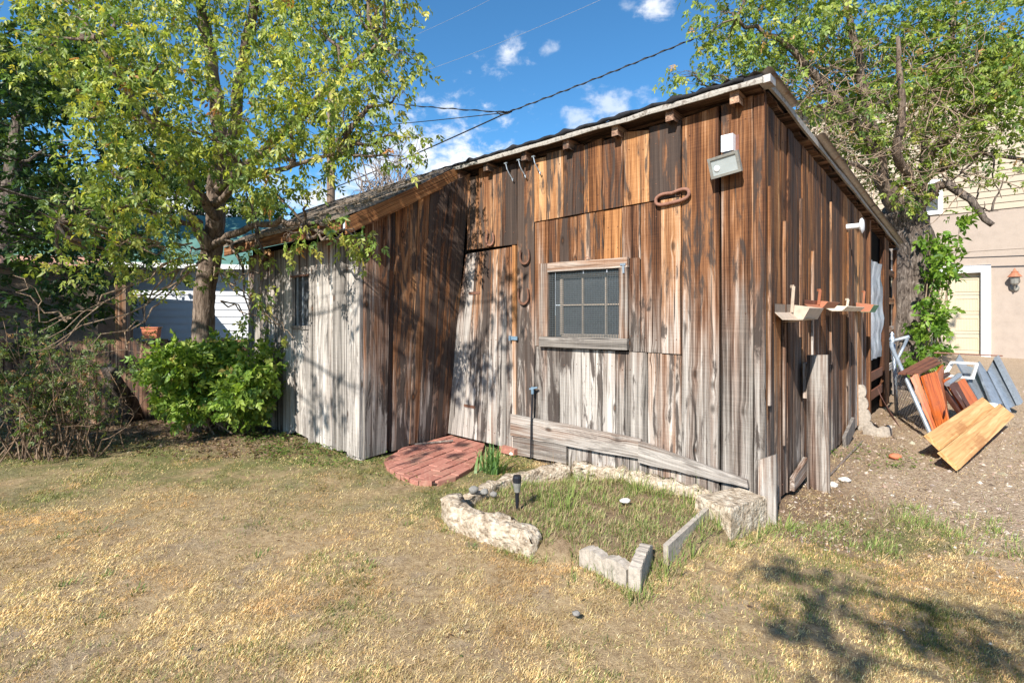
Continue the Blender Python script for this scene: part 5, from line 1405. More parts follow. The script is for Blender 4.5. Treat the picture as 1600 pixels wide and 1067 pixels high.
stem([tp[-1], PT(345, 230, 5.9), PT(338, 150, 5.9), PT(325, 70, 5.9), PT(310, -30, 5.8), PT(300, -160, 5.8)], [.10, .085, .075, .065, .05, .03])
stem([PT(335, 330, 6.1), PT(365, 240, 5.9), PT(372, 150, 5.7), PT(385, 60, 5.6), PT(410, -60, 5.5), PT(430, -180, 5.4)], [.085, .07, .06, .05, .04, .025])
stem([PT(337, 345, 6.05), PT(290, 270, 5.6), PT(235, 190, 5.2), PT(190, 130, 5.0), PT(150, 60, 4.9)], [.06, .045, .035, .028, .018])
stem([PT(340, 300, 6.0), PT(420, 230, 5.5), PT(480, 170, 5.1), PT(540, 110, 4.8), PT(590, 70, 4.7)], [.06, .045, .035, .025, .015])
stem([PT(330, 390, 6.15), PT(355, 370, 5.9), PT(400, 352, 5.6), PT(440, 348, 5.3), PT(475, 352, 5.0)], [.05, .042, .035, .03, .02])
stem([PT(326, 390, 6.1), PT(305, 350, 5.9), PT(290, 330, 5.8)], [.08, .06, .03])
stem([PT(300, 350, 5.9), PT(230, 330, 5.2), PT(150, 330, 4.8), PT(90, 350, 4.5)], [.03, .022, .016, .010])
stem([PT(330, 320, 6.0), PT(400, 270, 5.2), PT(460, 260, 4.7), PT(530, 240, 4.5)], [.045, .03, .02, .012])
br = MB()
for st, r in stems:
    P, Q = dense_path(st, r, 4)
    P = [p + Vector(rng.normal(0, .012, 3)) for p in P]
    br.tube(P, Q, 10, cap=False)
CL = [(130, 30, 5.5, .55), (225, 40, 5.0, .55), (290, 15, 5.6, .45), (405, 35, 5.5, .55), (480, 40, 5.0, .5), (555, 25, 5.0, .45), (605, 55, 4.9, .28),
      (175, 110, 4.8, .5), (255, 100, 4.6, .48), (430, 110, 4.9, .45), (500, 110, 4.6, .45), (570, 100, 4.5, .33), (618, 88, 4.6, .20), (644, 92, 4.7, .10),
      (135, 190, 5.0, .34), (215, 180, 4.5, .48), (300, 190, 5.0, .36), (390, 190, 4.7, .45), (460, 180, 4.6, .42), (540, 165, 4.4, .40), (588, 150, 4.5, .22), (632, 131, 4.5, .08),
      (160, 250, 5.0, .34), (250, 255, 4.7, .42), (345, 250, 5.0, .35), (430, 250, 4.8, .40), (500, 240, 4.6, .36), (555, 225, 4.5, .28), (590, 205, 4.6, .16), (637, 215, 4.5, .10), (628, 245, 4.5, .05),
      (125, 315, 4.7, .34), (205, 310, 4.6, .36), (270, 325, 4.8, .30), (430, 300, 4.9, .26), (475, 305, 4.7, .18), (385, 300, 5.6, .22), (395, 330, 5.8, .2),
      (85, 330, 4.8, .2), (120, 375, 4.6, .26), (190, 380, 4.8, .26), (255, 390, 5.0, .22), (175, 420, 4.8, .20), (225, 440, 5.0, .18), (300, 400, 5.6, .18),
      (448, 372, 4.5, .13), (512, 352, 4.4, .10), (545, 378, 4.4, .12), (570, 382, 4.4, .05), (400, 395, 5.5, .12), (408, 460, 5.5, .14), (375, 420, 5.6, .14), (280, 440, 5.6, .15), (395, 500, 5.6, .16), (95, 420, 4.6, .16),
      (180, -80, 5.3, .75), (300, -90, 5.8, .8), (420, -80, 5.4, .75), (530, -60, 5.0, .55), (350, -220, 6.0, 1.0), (230, -200, 5.6, .8), (480, -180, 5.4, .75), (600, -30, 4.8, .35), (590, -110, 4.7, .45), (80, -20, 5.6, .5), (60, 90, 6.0, .4)]
clusters = [(tuple(PT(a, b, d)), r) for a, b, d, r in CL]
def upsun(x, y, z0, z): return (x + SUN.x / SUN.z * (z - z0), y + SUN.y / SUN.z * (z - z0), z)
DOOR_SHADE = [(Vector(upsun(*q)), r) for q, r in (((-.35, 5.4, 1.0, 4.1), .30), ((-.75, 5.7, .7, 4.0), .28), ((-.7, 5.3, 0, 4.2), .22), ((-2.9, 5.9, .9, 4.3), .30), ((-2.0, 5.3, .4, 4.0), .16), ((-.2, 5.2, 1.6, 4.2), .2))]
clusters = [c for c in clusters if c[1] > 0]
limb_net(br, stems, clusters, rng, .026, .004, 5, .0035)
br.build('branches', M['bark'], tree_l, smooth=True)
GREENS = [(.20, .27, .055), (.30, .35, .07), (.43, .45, .095), (.11, .18, .045), (.60, .55, .12), (.42, .22, .07)]
_, n1 = foliage('crown', tree_l, clusters, rng, 150, .062, .026, GREENS, [.30, .28, .20, .16, .05, .012], clump=.085, per=7, droop=.85)
# bare twigs hanging out of the lower crown
tw = MB()
for (a, b_, d_, e_, f_, g_) in ((300, 420, 5.6, 130, 545, 4.8), (290, 400, 5.6, 60, 520, 4.5), (280, 420, 5.4, 30, 540, 4.4), (340, 420, 5.8, 445, 520, 5.5), (345, 470, 6, 430, 490, 5.6), (300, 380, 5.5, 60, 330, 4.4), (250, 380, 5.0, 100, 300, 4.5), (330, 420, 5.9, 390, 418, 5.2), (100, 500, 4.8, 20, 430, 4.5)):
    for k in range(2):
        tw.tube(wiggle(PT(a, b_, d_), PT(e_ + k * 14, f_ + k * 9, g_), 9, .05, rng, -.06), list(np.linspace(.010, .003, 10)), 5, cap=False)
tw.build('bare_twigs', M['twig'], tree_l)['kind'] = 'stuff'

# ---- right tree
rb = Vector((PT(1418, 590, 9.4).x, 9.4, .05))
tree_r = empty('big_tree', rb, 'large leaning tree with dark trunk and tan twigs behind the shed', 'tree')
rng = np.random.default_rng(14)
tp = [rb, PT(1412, 560, 9.4), PT(1416, 500, 9.4), PT(1428, 440, 9.4), PT(1432, 395, 9.4), PT(1420, 350, 9.4), PT(1400, 322, 9.3)]
TP, TR = dense_path(tp, [.42, .36, .31, .31, .33, .30, .24])
MB().tube(TP, TR, 26, wob=.06, ridge=.03).build('trunk', M['bark_dark'], tree_r, smooth=True)
stems = []
stem([PT(1402, 325, 9.3), PT(1378, 270, 9.0), PT(1362, 200, 8.8), PT(1345, 120, 8.7), PT(1330, 40, 8.6), PT(1310, -60, 8.6)], [.16, .11, .085, .065, .05, .03])
stem([PT(1432, 360, 9.4), PT(1440, 290, 9.5), PT(1446, 210, 9.5), PT(1470, 130, 9.4), PT(1490, 40, 9.3), PT(1500, -80, 9.2)], [.14, .095, .075, .06, .045, .03])
stem([PT(1380, 270, 9.0), PT(1330, 180, 8.6), PT(1270, 110, 8.4), PT(1210, 60, 8.3), PT(1150, 30, 8.2)], [.10, .08, .06, .04, .025])
stem([PT(1445, 250, 9.5), PT(1500, 190, 9.0), PT(1560, 130, 8.6), PT(1610, 80, 8.4)], [.11, .08, .06, .03])
stem([PT(1436, 330, 9.4), PT(1460, 295, 9.1), PT(1480, 287, 9.0)], [.09, .08, .075])
stem([PT(1430, 300, 9.3), PT(1400, 240, 8.6), PT(1410, 150, 8.3), PT(1400, 60, 8.2)], [.09, .07, .05, .03])
stem([PT(1380, 280, 9.0), PT(1300, 240, 8.5), PT(1240, 200, 8.2)], [.05, .035, .02])
stem([PT(1440, 280, 9.4), PT(1530, 240, 9.0), PT(1600, 250, 8.7)], [.06, .045, .025])
br = MB()
for st, r in stems:
    P, Q = dense_path(st, r, 4); P = [p + Vector(rng.normal(0, .02, 3)) for p in P]
    br.tube(P, Q, 10, cap=False)
CR = [(1125, 20, 8.4, .55), (1180, 70, 8.3, .6), (1105, 62, 8.4, .30), (1150, 110, 8.3, .35), (1055, 122, 8.3, .14), (1075, 112, 8.3, .12), (1110, 118, 8.3, .16), (1240, 40, 8.4, .8), (1310, 50, 8.8, .8), (1230, 130, 8.3, .40), (1205, 100, 8.3, .4),
      (1400, 40, 9.4, .9), (1480, 50, 9.4, .9), (1560, 50, 8.8, .9), (1590, 120, 8.5, .7), (1520, 130, 9.2, .8), (1440, 150, 9.8, .7), (1350, 150, 9.8, .65), (1565, 215, 8.7, .6), (1500, 220, 9.3, .6),
      (1420, 250, 9.8, .5), (1445, 295, 9.2, .32), (1395, 305, 9.0, .36), (1375, 265, 9.4, .4), (1340, 240, 9.8, .45), (1590, 270, 8.5, .25), (1550, 270, 8.7, .15), (1290, 150, 9.4, .5), (1300, 210, 9.6, .4),
      (1320, -70, 8.9, 1.2), (1480, -80, 9.3, .9), (1180, -60, 8.5, .9), (1380, -200, 9.3, 1.2), (1250, -200, 8.8, 1.1), (1420, 320, 9.0, .22), (1470, 250, 9.0, .35), (1540, 165, 8.6, .5), (1130, 70, 8.4, .35), (1555, 165, 8.8, .55), (1480, 175, 9.2, .55), (1400, 200, 9.7, .45), (1520, 95, 9.0, .6), (1450, 95, 9.2, .6), (1375, 95, 9.2, .6), (1320, 120, 9.2, .5), (1270, 70, 8.8, .5), (1340, 190, 8.5, .4), (1390, 150, 8.6, .45), (1430, 200, 8.8, .4), (1300, 170, 8.4, .35), (1365, 230, 8.7, .35), (1320, 225, 8.6, .3), (1260, 170, 8.3, .3), (1460, 140, 8.8, .4)]
clusters = [(tuple(PT(a, b, d)), r) for a, b, d, r in CR]
limb_net(br, stems, clusters, rng, .028, .005, 7, .005)
br.build('branches', M['bark'], tree_r, smooth=True)
RG = [(.17, .25, .05), (.25, .32, .06), (.34, .40, .08), (.10, .17, .04), (.44, .43, .11), (.50, .30, .12)]
_, n2 = foliage('crown', tree_r, clusters, rng, 70, .088, .040, RG, [.30, .30, .20, .17, .03, .015], clump=.14, per=8, droop=.6)
tw = MB()
for k in range(330):
    a = rng.uniform(1190, 1520); b_ = rng.uniform(60, 300); d_ = rng.uniform(7.9, 9.2)
    if b_ < 90 and a < 1260: continue
    p = PT(a, b_, d_); q = p + Vector(rng.normal(0, .45, 3)) + Vector((0, 0, .1))
    tw.tube(wiggle(p, q, 6, .06, rng, -.05), list(np.linspace(.0085, .003, 7)), 4, cap=False)
for k in range(70):       # grey twigs behind the roof corner
    p = PT(rng.uniform(1215, 1330), rng.uniform(110, 250), 8.0); q = p + Vector(rng.normal(0, .35, 3))
    tw.tube(wiggle(p, q, 6, .05, rng, .0), list(np.linspace(.007, .003, 7)), 4, cap=False)
tw.build('bare_twigs', M['twig'], tree_r)['kind'] = 'stuff'
db = MB(); db.tube(wiggle(PT(1478, 287, 9.0), PT(1551, 352, 8.7), 8, .03, rng), list(np.linspace(.075, .045, 9)), 9)
for (a, b_, e_, f_) in ((1520, 310, 1530, 285), (1540, 335, 1538, 315), (1532, 325, 1560, 330), (1500, 270, 1560, 240), (1505, 275, 1548, 300), (1545, 240, 1565, 310), (1550, 330, 1572, 270)):
    db.tube(wiggle(PT(a, b_, 8.8), PT(e_, f_, 8.7), 6, .03, rng), list(np.linspace(.02, .005, 7)), 5)
db.build('dead_branch', M['bark_dark'], tree_r, smooth=True)
# suckers at the foot of the trunk
sk = empty('sucker_shoots', Vector((PT(1447, 570, 8.8).x, 8.8, .05)), 'bright green leafy shoots climbing beside the tree trunk', 'shoots')
sc_ = [(1448, 545, 8.7, .22), (1455, 510, 8.7, .22), (1452, 475, 8.8, .22), (1458, 440, 8.9, .14), (1470, 430, 8.8, .13), (1460, 395, 8.9, .18), (1478, 375, 8.9, .12), (1450, 365, 9.0, .16), (1500, 345, 8.9, .08), (1438, 560, 8.6, .16), (1468, 495, 8.7, .12), (1486, 400, 8.8, .09), (1458, 415, 8.8, .12)]
scl = [(tuple(PT(*c[:3])), c[3]) for c in sc_]
b = MB()
for k, c in enumerate(scl): b.tube(wiggle(sk.location + Vector((rng.normal(0, .08), 0, 0)), c[0], 7, .05, rng), list(np.linspace(.014, .004, 8)), 5, cap=False)
b.build('stems', M['twig'], sk)
foliage('leaves', sk, scl, rng, 145, .115, .062, [(.14, .25, .03), (.20, .32, .04), (.09, .17, .025)], [.5, .3, .2], clump=.09, per=6, droop=.4)

# ---- bush under the left tree
bc = GP(330, 672); bu = empty('green_bush', bc, 'bright green leafy bush around the left tree trunk', 'bush')
rng = np.random.default_rng(24)
cl = []
for k in range(34):
    px = rng.uniform(240, 432); top = 522 + 26 * abs((px - 335) / 100) ** 1.5; py = rng.uniform(top + 12, 650 - .0 * px); d_ = rng.uniform(5.55, 6.15)
    if abs(px - 335) > 75 and py > 625: continue
    cl.append((tuple(PT(px, py, d_)), rng.uniform(.14, .22)))
b = MB()
for c, r in cl:
    s0 = bc + Vector((rng.normal(0, .22), rng.normal(.08, .12), 0)); b.tube(wiggle(s0, c, 6, .03, rng, .06), list(np.linspace(.010, .0035, 7)), 5, cap=False)
b.build('stems', M['twig'], bu)
foliage('leaves', bu, cl, rng, 560, .070, .040, [(.18, .28, .045), (.26, .36, .055), (.10, .175, .03), (.38, .44, .10), (.42, .33, .09)], [.40, .28, .22, .08, .02], clump=.06, per=7, droop=.25)

# ---- dry shrub at the left edge
sc0 = GP(70, 712); sh = empty('dry_shrub', sc0, 'twiggy reddish shrub with sparse olive leaves at the left edge', 'shrub')
rng = np.random.default_rng(34); b = MB(); cl = []
for k in range(85):
    s0 = sc0 + Vector((rng.normal(0, .28), rng.normal(0, .16), 0)); az = rng.uniform(0, 6.28); h = rng.uniform(.35, 1.20) ; sp = rng.uniform(.15, .72)
    e_ = s0 + Vector((math.cos(az) * sp, math.sin(az) * sp * .6, h)); P = wiggle(s0, e_, 6, .03, rng, .04)
    b.tube(P, list(np.linspace(.008, .0025, 7)), 4, cap=False)
    for j in range(3):
        q = P[rng.integers(3, 7)]; b.tube(wiggle(q, q + Vector(rng.normal(0, .12, 3)) + Vector((0, 0, .08)), 3, .015, rng), [.003, .0025, .002, .0015], 3, cap=False)
    if rng.random() < .6: cl.append((tuple(P[-1]), .08)); cl.append((tuple(P[4]), .07))
b.build('stems', M['twig_red'], sh)
foliage('leaves', sh, cl, rng, 330, .034, .014, [(.12, .17, .05), (.19, .22, .08), (.08, .12, .035), (.30, .17, .08)], [.4, .32, .22, .06], clump=.06, per=8, droop=.0)

# ---- dark trees behind, far left
def back_tree(name, label, base, cls, seed, cols, dens, ll, lw, trunk_r=.2, group=None, clump=.16):
    rng = np.random.default_rng(seed); root = empty(name, base, label, 'tree', group)
    cl_ = [(tuple(c), r) for c, r in cls]; top = max(c[2] for c, r in cl_)
    cx = np.mean([c[0] for c, r in cl_]); cy = np.mean([c[1] for c, r in cl_])
    st = [Vector(base), Vector(base).lerp(Vector((cx, cy, top)), .35) , Vector(base).lerp(Vector((cx, cy, top)), .7), Vector((cx, cy, top))]
    P, Q = dense_path(st, [trunk_r, trunk_r * .8, trunk_r * .5, .03], 5)
    MB().tube(P, Q, 12, wob=.05).build('trunk', M['bark_dark'], root, smooth=True)
    b = MB(); limb_net(b, [(P, Q)], cl_, rng, .032, .006, 4, .005); b.build('branches', M['bark_dark'], root)
    foliage('crown', root, cl_, rng, dens, ll, lw, cols, [.4, .3, .2, .1], clump=clump, per=8, droop=.5)
DK = [(.035, .075, .018), (.055, .105, .022), (.085, .135, .028), (.025, .05, .014)]
rs = np.random.default_rng(44)
def cloud(n, x, y, z, r): return [(Vector((rs.uniform(*x), rs.uniform(*y), rs.uniform(*z))), rs.uniform(*r)) for _ in range(n)]
back_tree('dark_tree', 'dense dark green tree behind the outbuilding on the far left', (-10.8, 10.6, 0), cloud(26, (-13.5, -8.2), (9.6, 12.5), (2.4, 7.5), (.7, 1.1)), 51, DK, 34, .13, .07, .24)
back_tree('dark_tree', 'dark leafy tree behind the white house, seen through the left tree', (-9.8, 17.5, 0), cloud(20, (-13.2, -8.2), (16, 18.5), (3.0, 7.2), (.8, 1.2)), 52, DK, 26, .16, .09, .25)
# shade trees that stand just out of the picture and throw the shadows seen in it
DARK_L = [(PT(a, b, d), r) for a, b, d, r in ((15, 300, 6.6, .4), (70, 270, 7.0, .4), (20, 380, 6.4, .36), (90, 345, 7.2, .3), (150, 380, 7.4, .3), (50, 440, 6.6, .3), (110, 430, 7.2, .26), (10, 490, 6.4, .26), (165, 440, 7.4, .22), (130, 490, 7.2, .2), (60, 500, 6.8, .2), (185, 400, 7.6, .22), (20, 200, 6.8, .4), (25, 110, 7.0, .5), (120, 300, 7.4, .32), (165, 345, 7.6, .26), (85, 395, 7.2, .3), (35, 540, 6.6, .2), (140, 440, 7.5, .24), (180, 480, 7.5, .16), (95, 470, 7.2, .24), (215, 390, 7.8, .2), (250, 370, 7.9, .2))]
US = [(Vector(upsun(x, y, z0, z)), r) for x, y, z0, z, r in ((-5.2, 6.1, 0, 4.4, .7), (-6.2, 6.6, 0, 4.6, .8), (-7.2, 6.6, 0, 4.4, .8), (-4.7, 5.9, .2, 4.8, .5), (-5.8, 5.7, .3, 4.2, .6), (-6.8, 5.8, .3, 4.0, .6), (-7.4, 7.6, 1, 4.8, .9), (-8.6, 7.6, 1.2, 4.6, .9), (-6.4, 7.6, 1, 5.2, .7), (-8.2, 6.2, .5, 4.2, .8), (-9.4, 7.2, 1, 4.6, .9), (-11, 7.9, 1.2, 5.5, .9), (-10, 8.1, 1.6, 5.6, .9), (-9, 8.4, 1.6, 5.4, .9), (-8.2, 8.6, 1.7, 5.6, .8), (-7.6, 8.7, 1.2, 5.2, .8), (-12, 7.7, 1.4, 5.5, .9), (-4.3, 6.9, .7, 5.4, .4), (-5.4, 6.7, .6, 5.2, .5))]
back_tree('shade_tree', 'tall dark shade tree at the left edge of the lawn', (-9.0, 2.2, 0), US + DOOR_SHADE + DARK_L + [(Vector((-5.7, 5.0, 3.5)), .35), (Vector((-6.3, 5.4, 4.2)), .5), (Vector((-6.6, 6.0, 5.0)), .5)], 53, DK, 75, .10, .05, .22)
US = [(Vector(upsun(x, y, 0, z)), r) for x, y, z, r in ((1.95, 2.0, 3.9, .13), (1.72, 2.2, 3.8, .11), (1.45, 2.45, 3.75, .10), (1.62, 2.62, 3.7, .07), (1.95, 2.45, 3.8, .09), (1.42, 2.1, 3.7, .09), (2.2, 2.15, 3.9, .10), (1.5, 2.85, 3.7, .06), (1.25, 2.3, 3.7, .05), (2.3, 1.75, 3.9, .15))]
back_tree('shade_tree', 'tree behind the viewer whose branch shadows the lower right lawn', (2.4, -4.6, 0), cloud(12, (1.4, 4.6), (-6.4, -4.4), (4.2, 6.5), (.6, .9)) + US, 54, DK, 34, .06, .028, .2, clump=.06)
# bare tree behind the roof
bt = empty('bare_tree', Vector((PT(610, 300, 10.5).x, 10.5, 0)), 'small bare twiggy tree behind the lean-to roof', 'tree')
rng = np.random.default_rng(64); b = MB()
b.tube(wiggle(bt.location, PT(605, 300, 10.5), 6, .04, rng), list(np.linspace(.07, .03, 7)), 7)
for k in range(90):
    s_ = PT(rng.uniform(560, 640), rng.uniform(285, 330), 10.5 + rng.normal(0, .3)); e_ = PT(rng.uniform(545, 668), rng.uniform(205, 320), 10.5 + rng.normal(0, .4))
    P = wiggle(s_, e_, 6, .05, rng, .05); b.tube(P, list(np.linspace(.013, .004, 7)), 4, cap=False)
b.build('twigs', M['twig_dead'], bt)
# distant tree line beyond, to close the horizon
back_tree('distant_tree', 'distant green tree beyond the white house', (-6.0, 26, 0), cloud(16, (-11, -2), (25, 28), (1.5, 4.6), (1.1, 1.6)), 55, [(.06, .11, .03), (.09, .15, .04), (.12, .18, .05), (.04, .08, .02)], 14, .26, .15, .3)
back_tree('distant_tree', 'distant tree behind the tan house', (22, 24, 0), cloud(14, (17, 27), (23, 27), (2, 8), (1.3, 2.0)), 56, DK, 12, .3, .18, .3)

# ---- iris clump by the landing
ir = GP(768, 737); rng = np.random.default_rng(74); n = 46
az = rng.uniform(0, 6.28, n); V, T, Cc = [], [], []
for k in range(n):
    b0 = np.array(ir) + np.array([rng.normal(0, .05), rng.normal(0, .04), -.02]); L_ = rng.uniform(.17, .34); sp = rng.uniform(.02, .16) * (1.6 if L_ < .24 else 1); w_ = rng.uniform(.016, .026)
    o = np.array([math.cos(az[k]), math.sin(az[k]), 0]); sd = np.array([-o[1], o[0], 0]); c = np.array([(.10, .19, .055), (.15, .26, .08), (.20, .30, .11)][rng.integers(0, 3)])
    for i in range(5):
        u = i / 4; p = b0 + np.array([0, 0, 1]) * L_ * (u - .12 * u * u * sp * 6) + o * sp * u ** 1.7; ww = w_ * (1 - u ** 2.2) * .5 + .0006
        V += [p - sd * ww, p + sd * ww]; Cc += [c * (1 + .2 * u)] * 2
        if i < 4: a = len(V) - 2; T.append((a, a + 1, a + 3, a + 2))
o = np_mesh('iris_plant', np.array(V), np.array(T), M['leaf'], None, color=np.array(Cc), origin=tuple(ir)); tag(o, 'clump of sword shaped iris leaves beside the brick landing', 'plant')

# ------------------------------------------------------------------ grass and litter
def blade_mesh(P, ang, lean, L_, w, col):
    """bent blades: 5 points, 3 faces as triangles"""
    n = len(P); o = np.stack([np.cos(ang), np.sin(ang), np.zeros(n)], 1); sd = np.stack([-np.sin(ang + .6), np.cos(ang + .6), np.zeros(n)], 1)
    up = np.array([0, 0, 1.0]); L_ = L_[:, None]; ln = lean[:, None]; w = w[:, None]
    m = P + up * L_ * .55 * np.cos(ln * .6) + o * L_ * .55 * np.sin(ln * .6)
    t = m + up * L_ * .45 * np.cos(ln * 1.35) + o * L_ * .45 * np.sin(ln * 1.35)
    V = np.stack([P - sd * w * .5, P + sd * w * .5, m - sd * w * .4, m + sd * w * .4, t], 1).reshape(-1, 3)
    b = (np.arange(n) * 5)[:, None]
    T = np.concatenate([b + np.array([[0, 1, 3]]), b + np.array([[0, 3, 2]]), b + np.array([[2, 3, 4]])], 1).reshape(-1, 3)
    return V, T, np.repeat(col, 5, 0)
def outside_shed(x, y, m=0.0):
    ds = (x - C.x) * NS.x + (y - C.y) * NS.y; df = (x - C.x) * NF.x + (y - C.y) * NF.y
    ta_ = (x - C.x) * F.x + (y - C.y) * F.y
    ins = ((ds < m) & (df < m)) & ~((ta_ > TL + m) & False)
    annex = (ta_ > TL - .02 - m) & (df < AS + m)
    return ~(ins | (annex & (df < AS + m) & (ta_ > TL - .02)))
PATIO = np.array(poly)
def lawn():
    rng = np.random.default_rng(84)
    # more blades near the viewer, fewer far off
    n = 640000; u = rng.random(n); y = 1.75 * (7.2 / 1.75) ** (u ** .85); x = rng.uniform(-1.12, 1.12, n) * (y + .15)
    keep = outside_shed(x, y, .0) & ~in_poly(x, y, poly) & ~in_poly(x, y, BED)
    gr, so, ge = zones(x, y); patch = vnoise(x, y, 2.2, 61, 3); fine = vnoise(x, y, 15, 71, 2)
    dens = np.clip(patch * 2.6 - .55, .12, 1.2) * (1 - .92 * gr) * (1 - .80 * so) * np.clip(fine * 2.6 - .55, .15, 1.35)
    keep &= rng.random(n) < dens * 1.05
    x, y, ge, patch, fine = x[keep], y[keep], ge[keep], patch[keep], fine[keep]; n = len(x)
    z = gz(x, y) - .004
    g = np.clip(ge * .75 + (vnoise(x, y, 1.1, 91, 3) - .52) * 1.5 + (vnoise(x, y, 5, 95, 2) - .55) * 1.0, 0, 1)
    isg = rng.random(n) < g * .95
    straw = palette(rng, n, [(.58, .43, .205), (.68, .53, .275), (.47, .335, .15), (.34, .23, .115), (.73, .61, .36)], [.3, .27, .22, .11, .10])
    green = palette(rng, n, [(.20, .22, .065), (.14, .175, .045), (.28, .28, .10), (.10, .135, .035)], [.35, .3, .2, .15])
    col = np.where(isg[:, None], green, straw)
    col = col * (.66 + .80 * vnoise(x, y, 1.7, 131, 3))[:, None] * (.55 + .95 * vnoise(x, y, 22, 141, 2))[:, None]
    rd = sstep(vnoise(x, y, 2.6, 151, 3), .50, .68)[:, None]; col = col * (1 - rd * np.array([.10, .22, .30]))
    L_ = np.where(isg, rng.uniform(.016, .040, n), rng.uniform(.012, .034, n)); lean = np.where(isg, rng.uniform(.2, 1.2, n), rng.uniform(.6, 1.75, n))
    w = rng.uniform(.0017, .0032, n) * (.75 + .12 * y)
    V, T, Cc = blade_mesh(np.stack([x, y, z], 1), rng.uniform(0, 6.28, n), lean, L_, w, col)
    o = np_mesh('lawn_grass', V, T, M['grass'], None, color=Cc); tag(o, 'short dry tan lawn with faded green patches', 'grass', kind='stuff'); return n
nl = lawn()
def tufts(name, label, centers, rng, per, hgt, spread, cols, probs, w=.004, lean=(.15, .9)):
    P, A_, Ln, L_, W_ = [], [], [], [], []
    for (cx, cy, s_) in centers:
        k = max(3, int(per * s_ * rng.uniform(.6, 1.4))); a = rng.uniform(0, 6.28, k); r = np.abs(rng.normal(0, spread * s_, k))
        x = cx + np.cos(a) * r; y = cy + np.sin(a) * r; P.append(np.stack([x, y, gz(x, y) - .005], 1)); A_.append(a + rng.normal(0, .5, k))
        Ln.append(rng.uniform(*lean, k)); L_.append(rng.uniform(hgt[0], hgt[1], k) * (.6 + .5 * s_)); W_.append(rng.uniform(.7, 1.3, k) * w)
    P = np.concatenate(P); n = len(P)
    V, T, Cc = blade_mesh(P, np.concatenate(A_), np.concatenate(Ln), np.concatenate(L_), np.concatenate(W_), palette(rng, n, cols, probs))
    o = np_mesh(name, V, T, M['grass'], None, color=Cc); return tag(o, label, 'grass', kind='stuff')
rng = np.random.default_rng(94)
def scatter(n, fx, fy, cond):
    x = rng.uniform(*fx, n); y = rng.uniform(*fy, n); k = cond(x, y); return list(zip(x[k], y[k], rng.uniform(.5, 1.25, k.sum())))
GCOL = [(.20, .27, .065), (.28, .34, .09), (.13, .19, .045), (.46, .38, .20), (.36, .26, .15)]
bedc = scatter(2300, (-.5, 1.8), (2.6, 4.5), lambda x, y: in_poly(x, y, BED) & outside_shed(x, y, -.02) & (vnoise(x, y, 3, 7, 2) > .30))
tufts('bed_grass', 'tangled green and straw coloured weeds filling the garden bed', bedc, rng, 20, (.02, .065), .045, GCOL, [.20, .10, .20, .27, .23], .0034, (.2, 1.35))
tallc = [(.28, 3.62, 1.2), (.42, 3.7, 1.1), (.36, 3.50, 1.1), (.2, 3.75, .9), (.95, 3.85, 1.2), (1.1, 3.75, 1.1), (.8, 4.05, 1.1), (.6, 4.2, 1.2), (1.25, 3.6, 1.0), (.5, 4.1, .9), (.05, 3.95, .9), (1.45, 3.55, .8), (.98, 4.05, 1.2), (.83, 2.76, .9), (.92, 2.84, .9), (1.03, 2.95, 1.0), (1.15, 3.1, 1.0), (1.3, 3.22, .9), (.72, 2.63, .6), (.62, 2.52, .8), (.5, 2.72, .6), (1.52, 3.18, .8), (1.62, 3.28, .8), (1.78, 3.36, .8)]
tufts('tall_grass', 'bright green taller grass tufts round the bed', tallc, rng, 55, (.06, .15), .08, GCOL, [.32, .26, .2, .16, .06], .0042, (.1, 1.0))
wallc = [(WF(t_, 0, .12 + random.uniform(-.05, .1)).x, WF(t_, 0, .12).y, .6) for t_ in np.arange(.4, 1.8, .16)]
tufts('dry_stalks', 'dry seed stalks along the wall behind the bed', wallc, rng, 12, (.12, .30), .05, GCOL, [.1, .1, .1, .4, .3], .0028, (.05, .5))
gp = scatter(420, (1.75, 3.7), (2.75, 4.5), lambda x, y: (np.hypot((x - 2.5) / .85, (y - 3.42) / .48) < 1 + .5 * (vnoise(x, y, 3, 77, 2) - .5)) & (vnoise(x, y, 4, 17, 2) > .42) & outside_shed(x, y, .12))
tufts('green_tufts', 'patch of fresh green grass on the dirt right of the shed corner', gp, rng, 26, (.025, .075), .06, GCOL, [.36, .25, .22, .13, .04], .0036, (.3, 1.3))
wd = scatter(60, (-2.9, 2.6), (1.95, 3.6), lambda x, y: ~in_poly(x, y, BED) & (vnoise(x, y, 2, 18, 2) > .52))
tufts('lawn_weeds', 'small dark green weed tufts scattered over the dry lawn', wd, rng, 26, (.02, .06), .05, [(.12, .17, .04), (.17, .22, .06), (.08, .12, .03)], [.4, .35, .25], .0055, (.5, 1.4))
vc = scatter(700, (-3.6, -1.0), (4.7, 6.6), lambda x, y: outside_shed(x, y, .02) & (((x - A.x) * NF.x + (y - A.y) * NF.y) < .42 + .25 * vnoise(x, y, 3, 5, 2)) & (((x - A.x) * NF.x + (y - A.y) * NF.y) > -.02))
def ground_cover(name, label, cents, rng, ll, lw, cols, probs, per=6, hmax=.06):
    c = np.array(cents)[:, :2]; n = len(c) * per; xy = np.repeat(c, per, 0) + rng.normal(0, .035, (n, 2))
    p = np.stack([xy[:, 0], xy[:, 1], gz(xy[:, 0], xy[:, 1]) + rng.uniform(.0, hmax, n)], 1); d = rng.normal(0, 1, (n, 3)); d[:, 2] = rng.uniform(-.2, .5, n)
    nn = rng.normal(0, .4, (n, 3)); nn[:, 2] += 1
    V, T = blades(p, d, nn, rng.uniform(.6, 1.3, n) * ll, rng.uniform(.7, 1.2, n) * lw, .12)
    o = np_mesh(name, V, T, M['leaf'], None, color=np.repeat(palette(rng, n, cols, probs), 5, 0)); return tag(o, label, 'ground cover', kind='stuff')
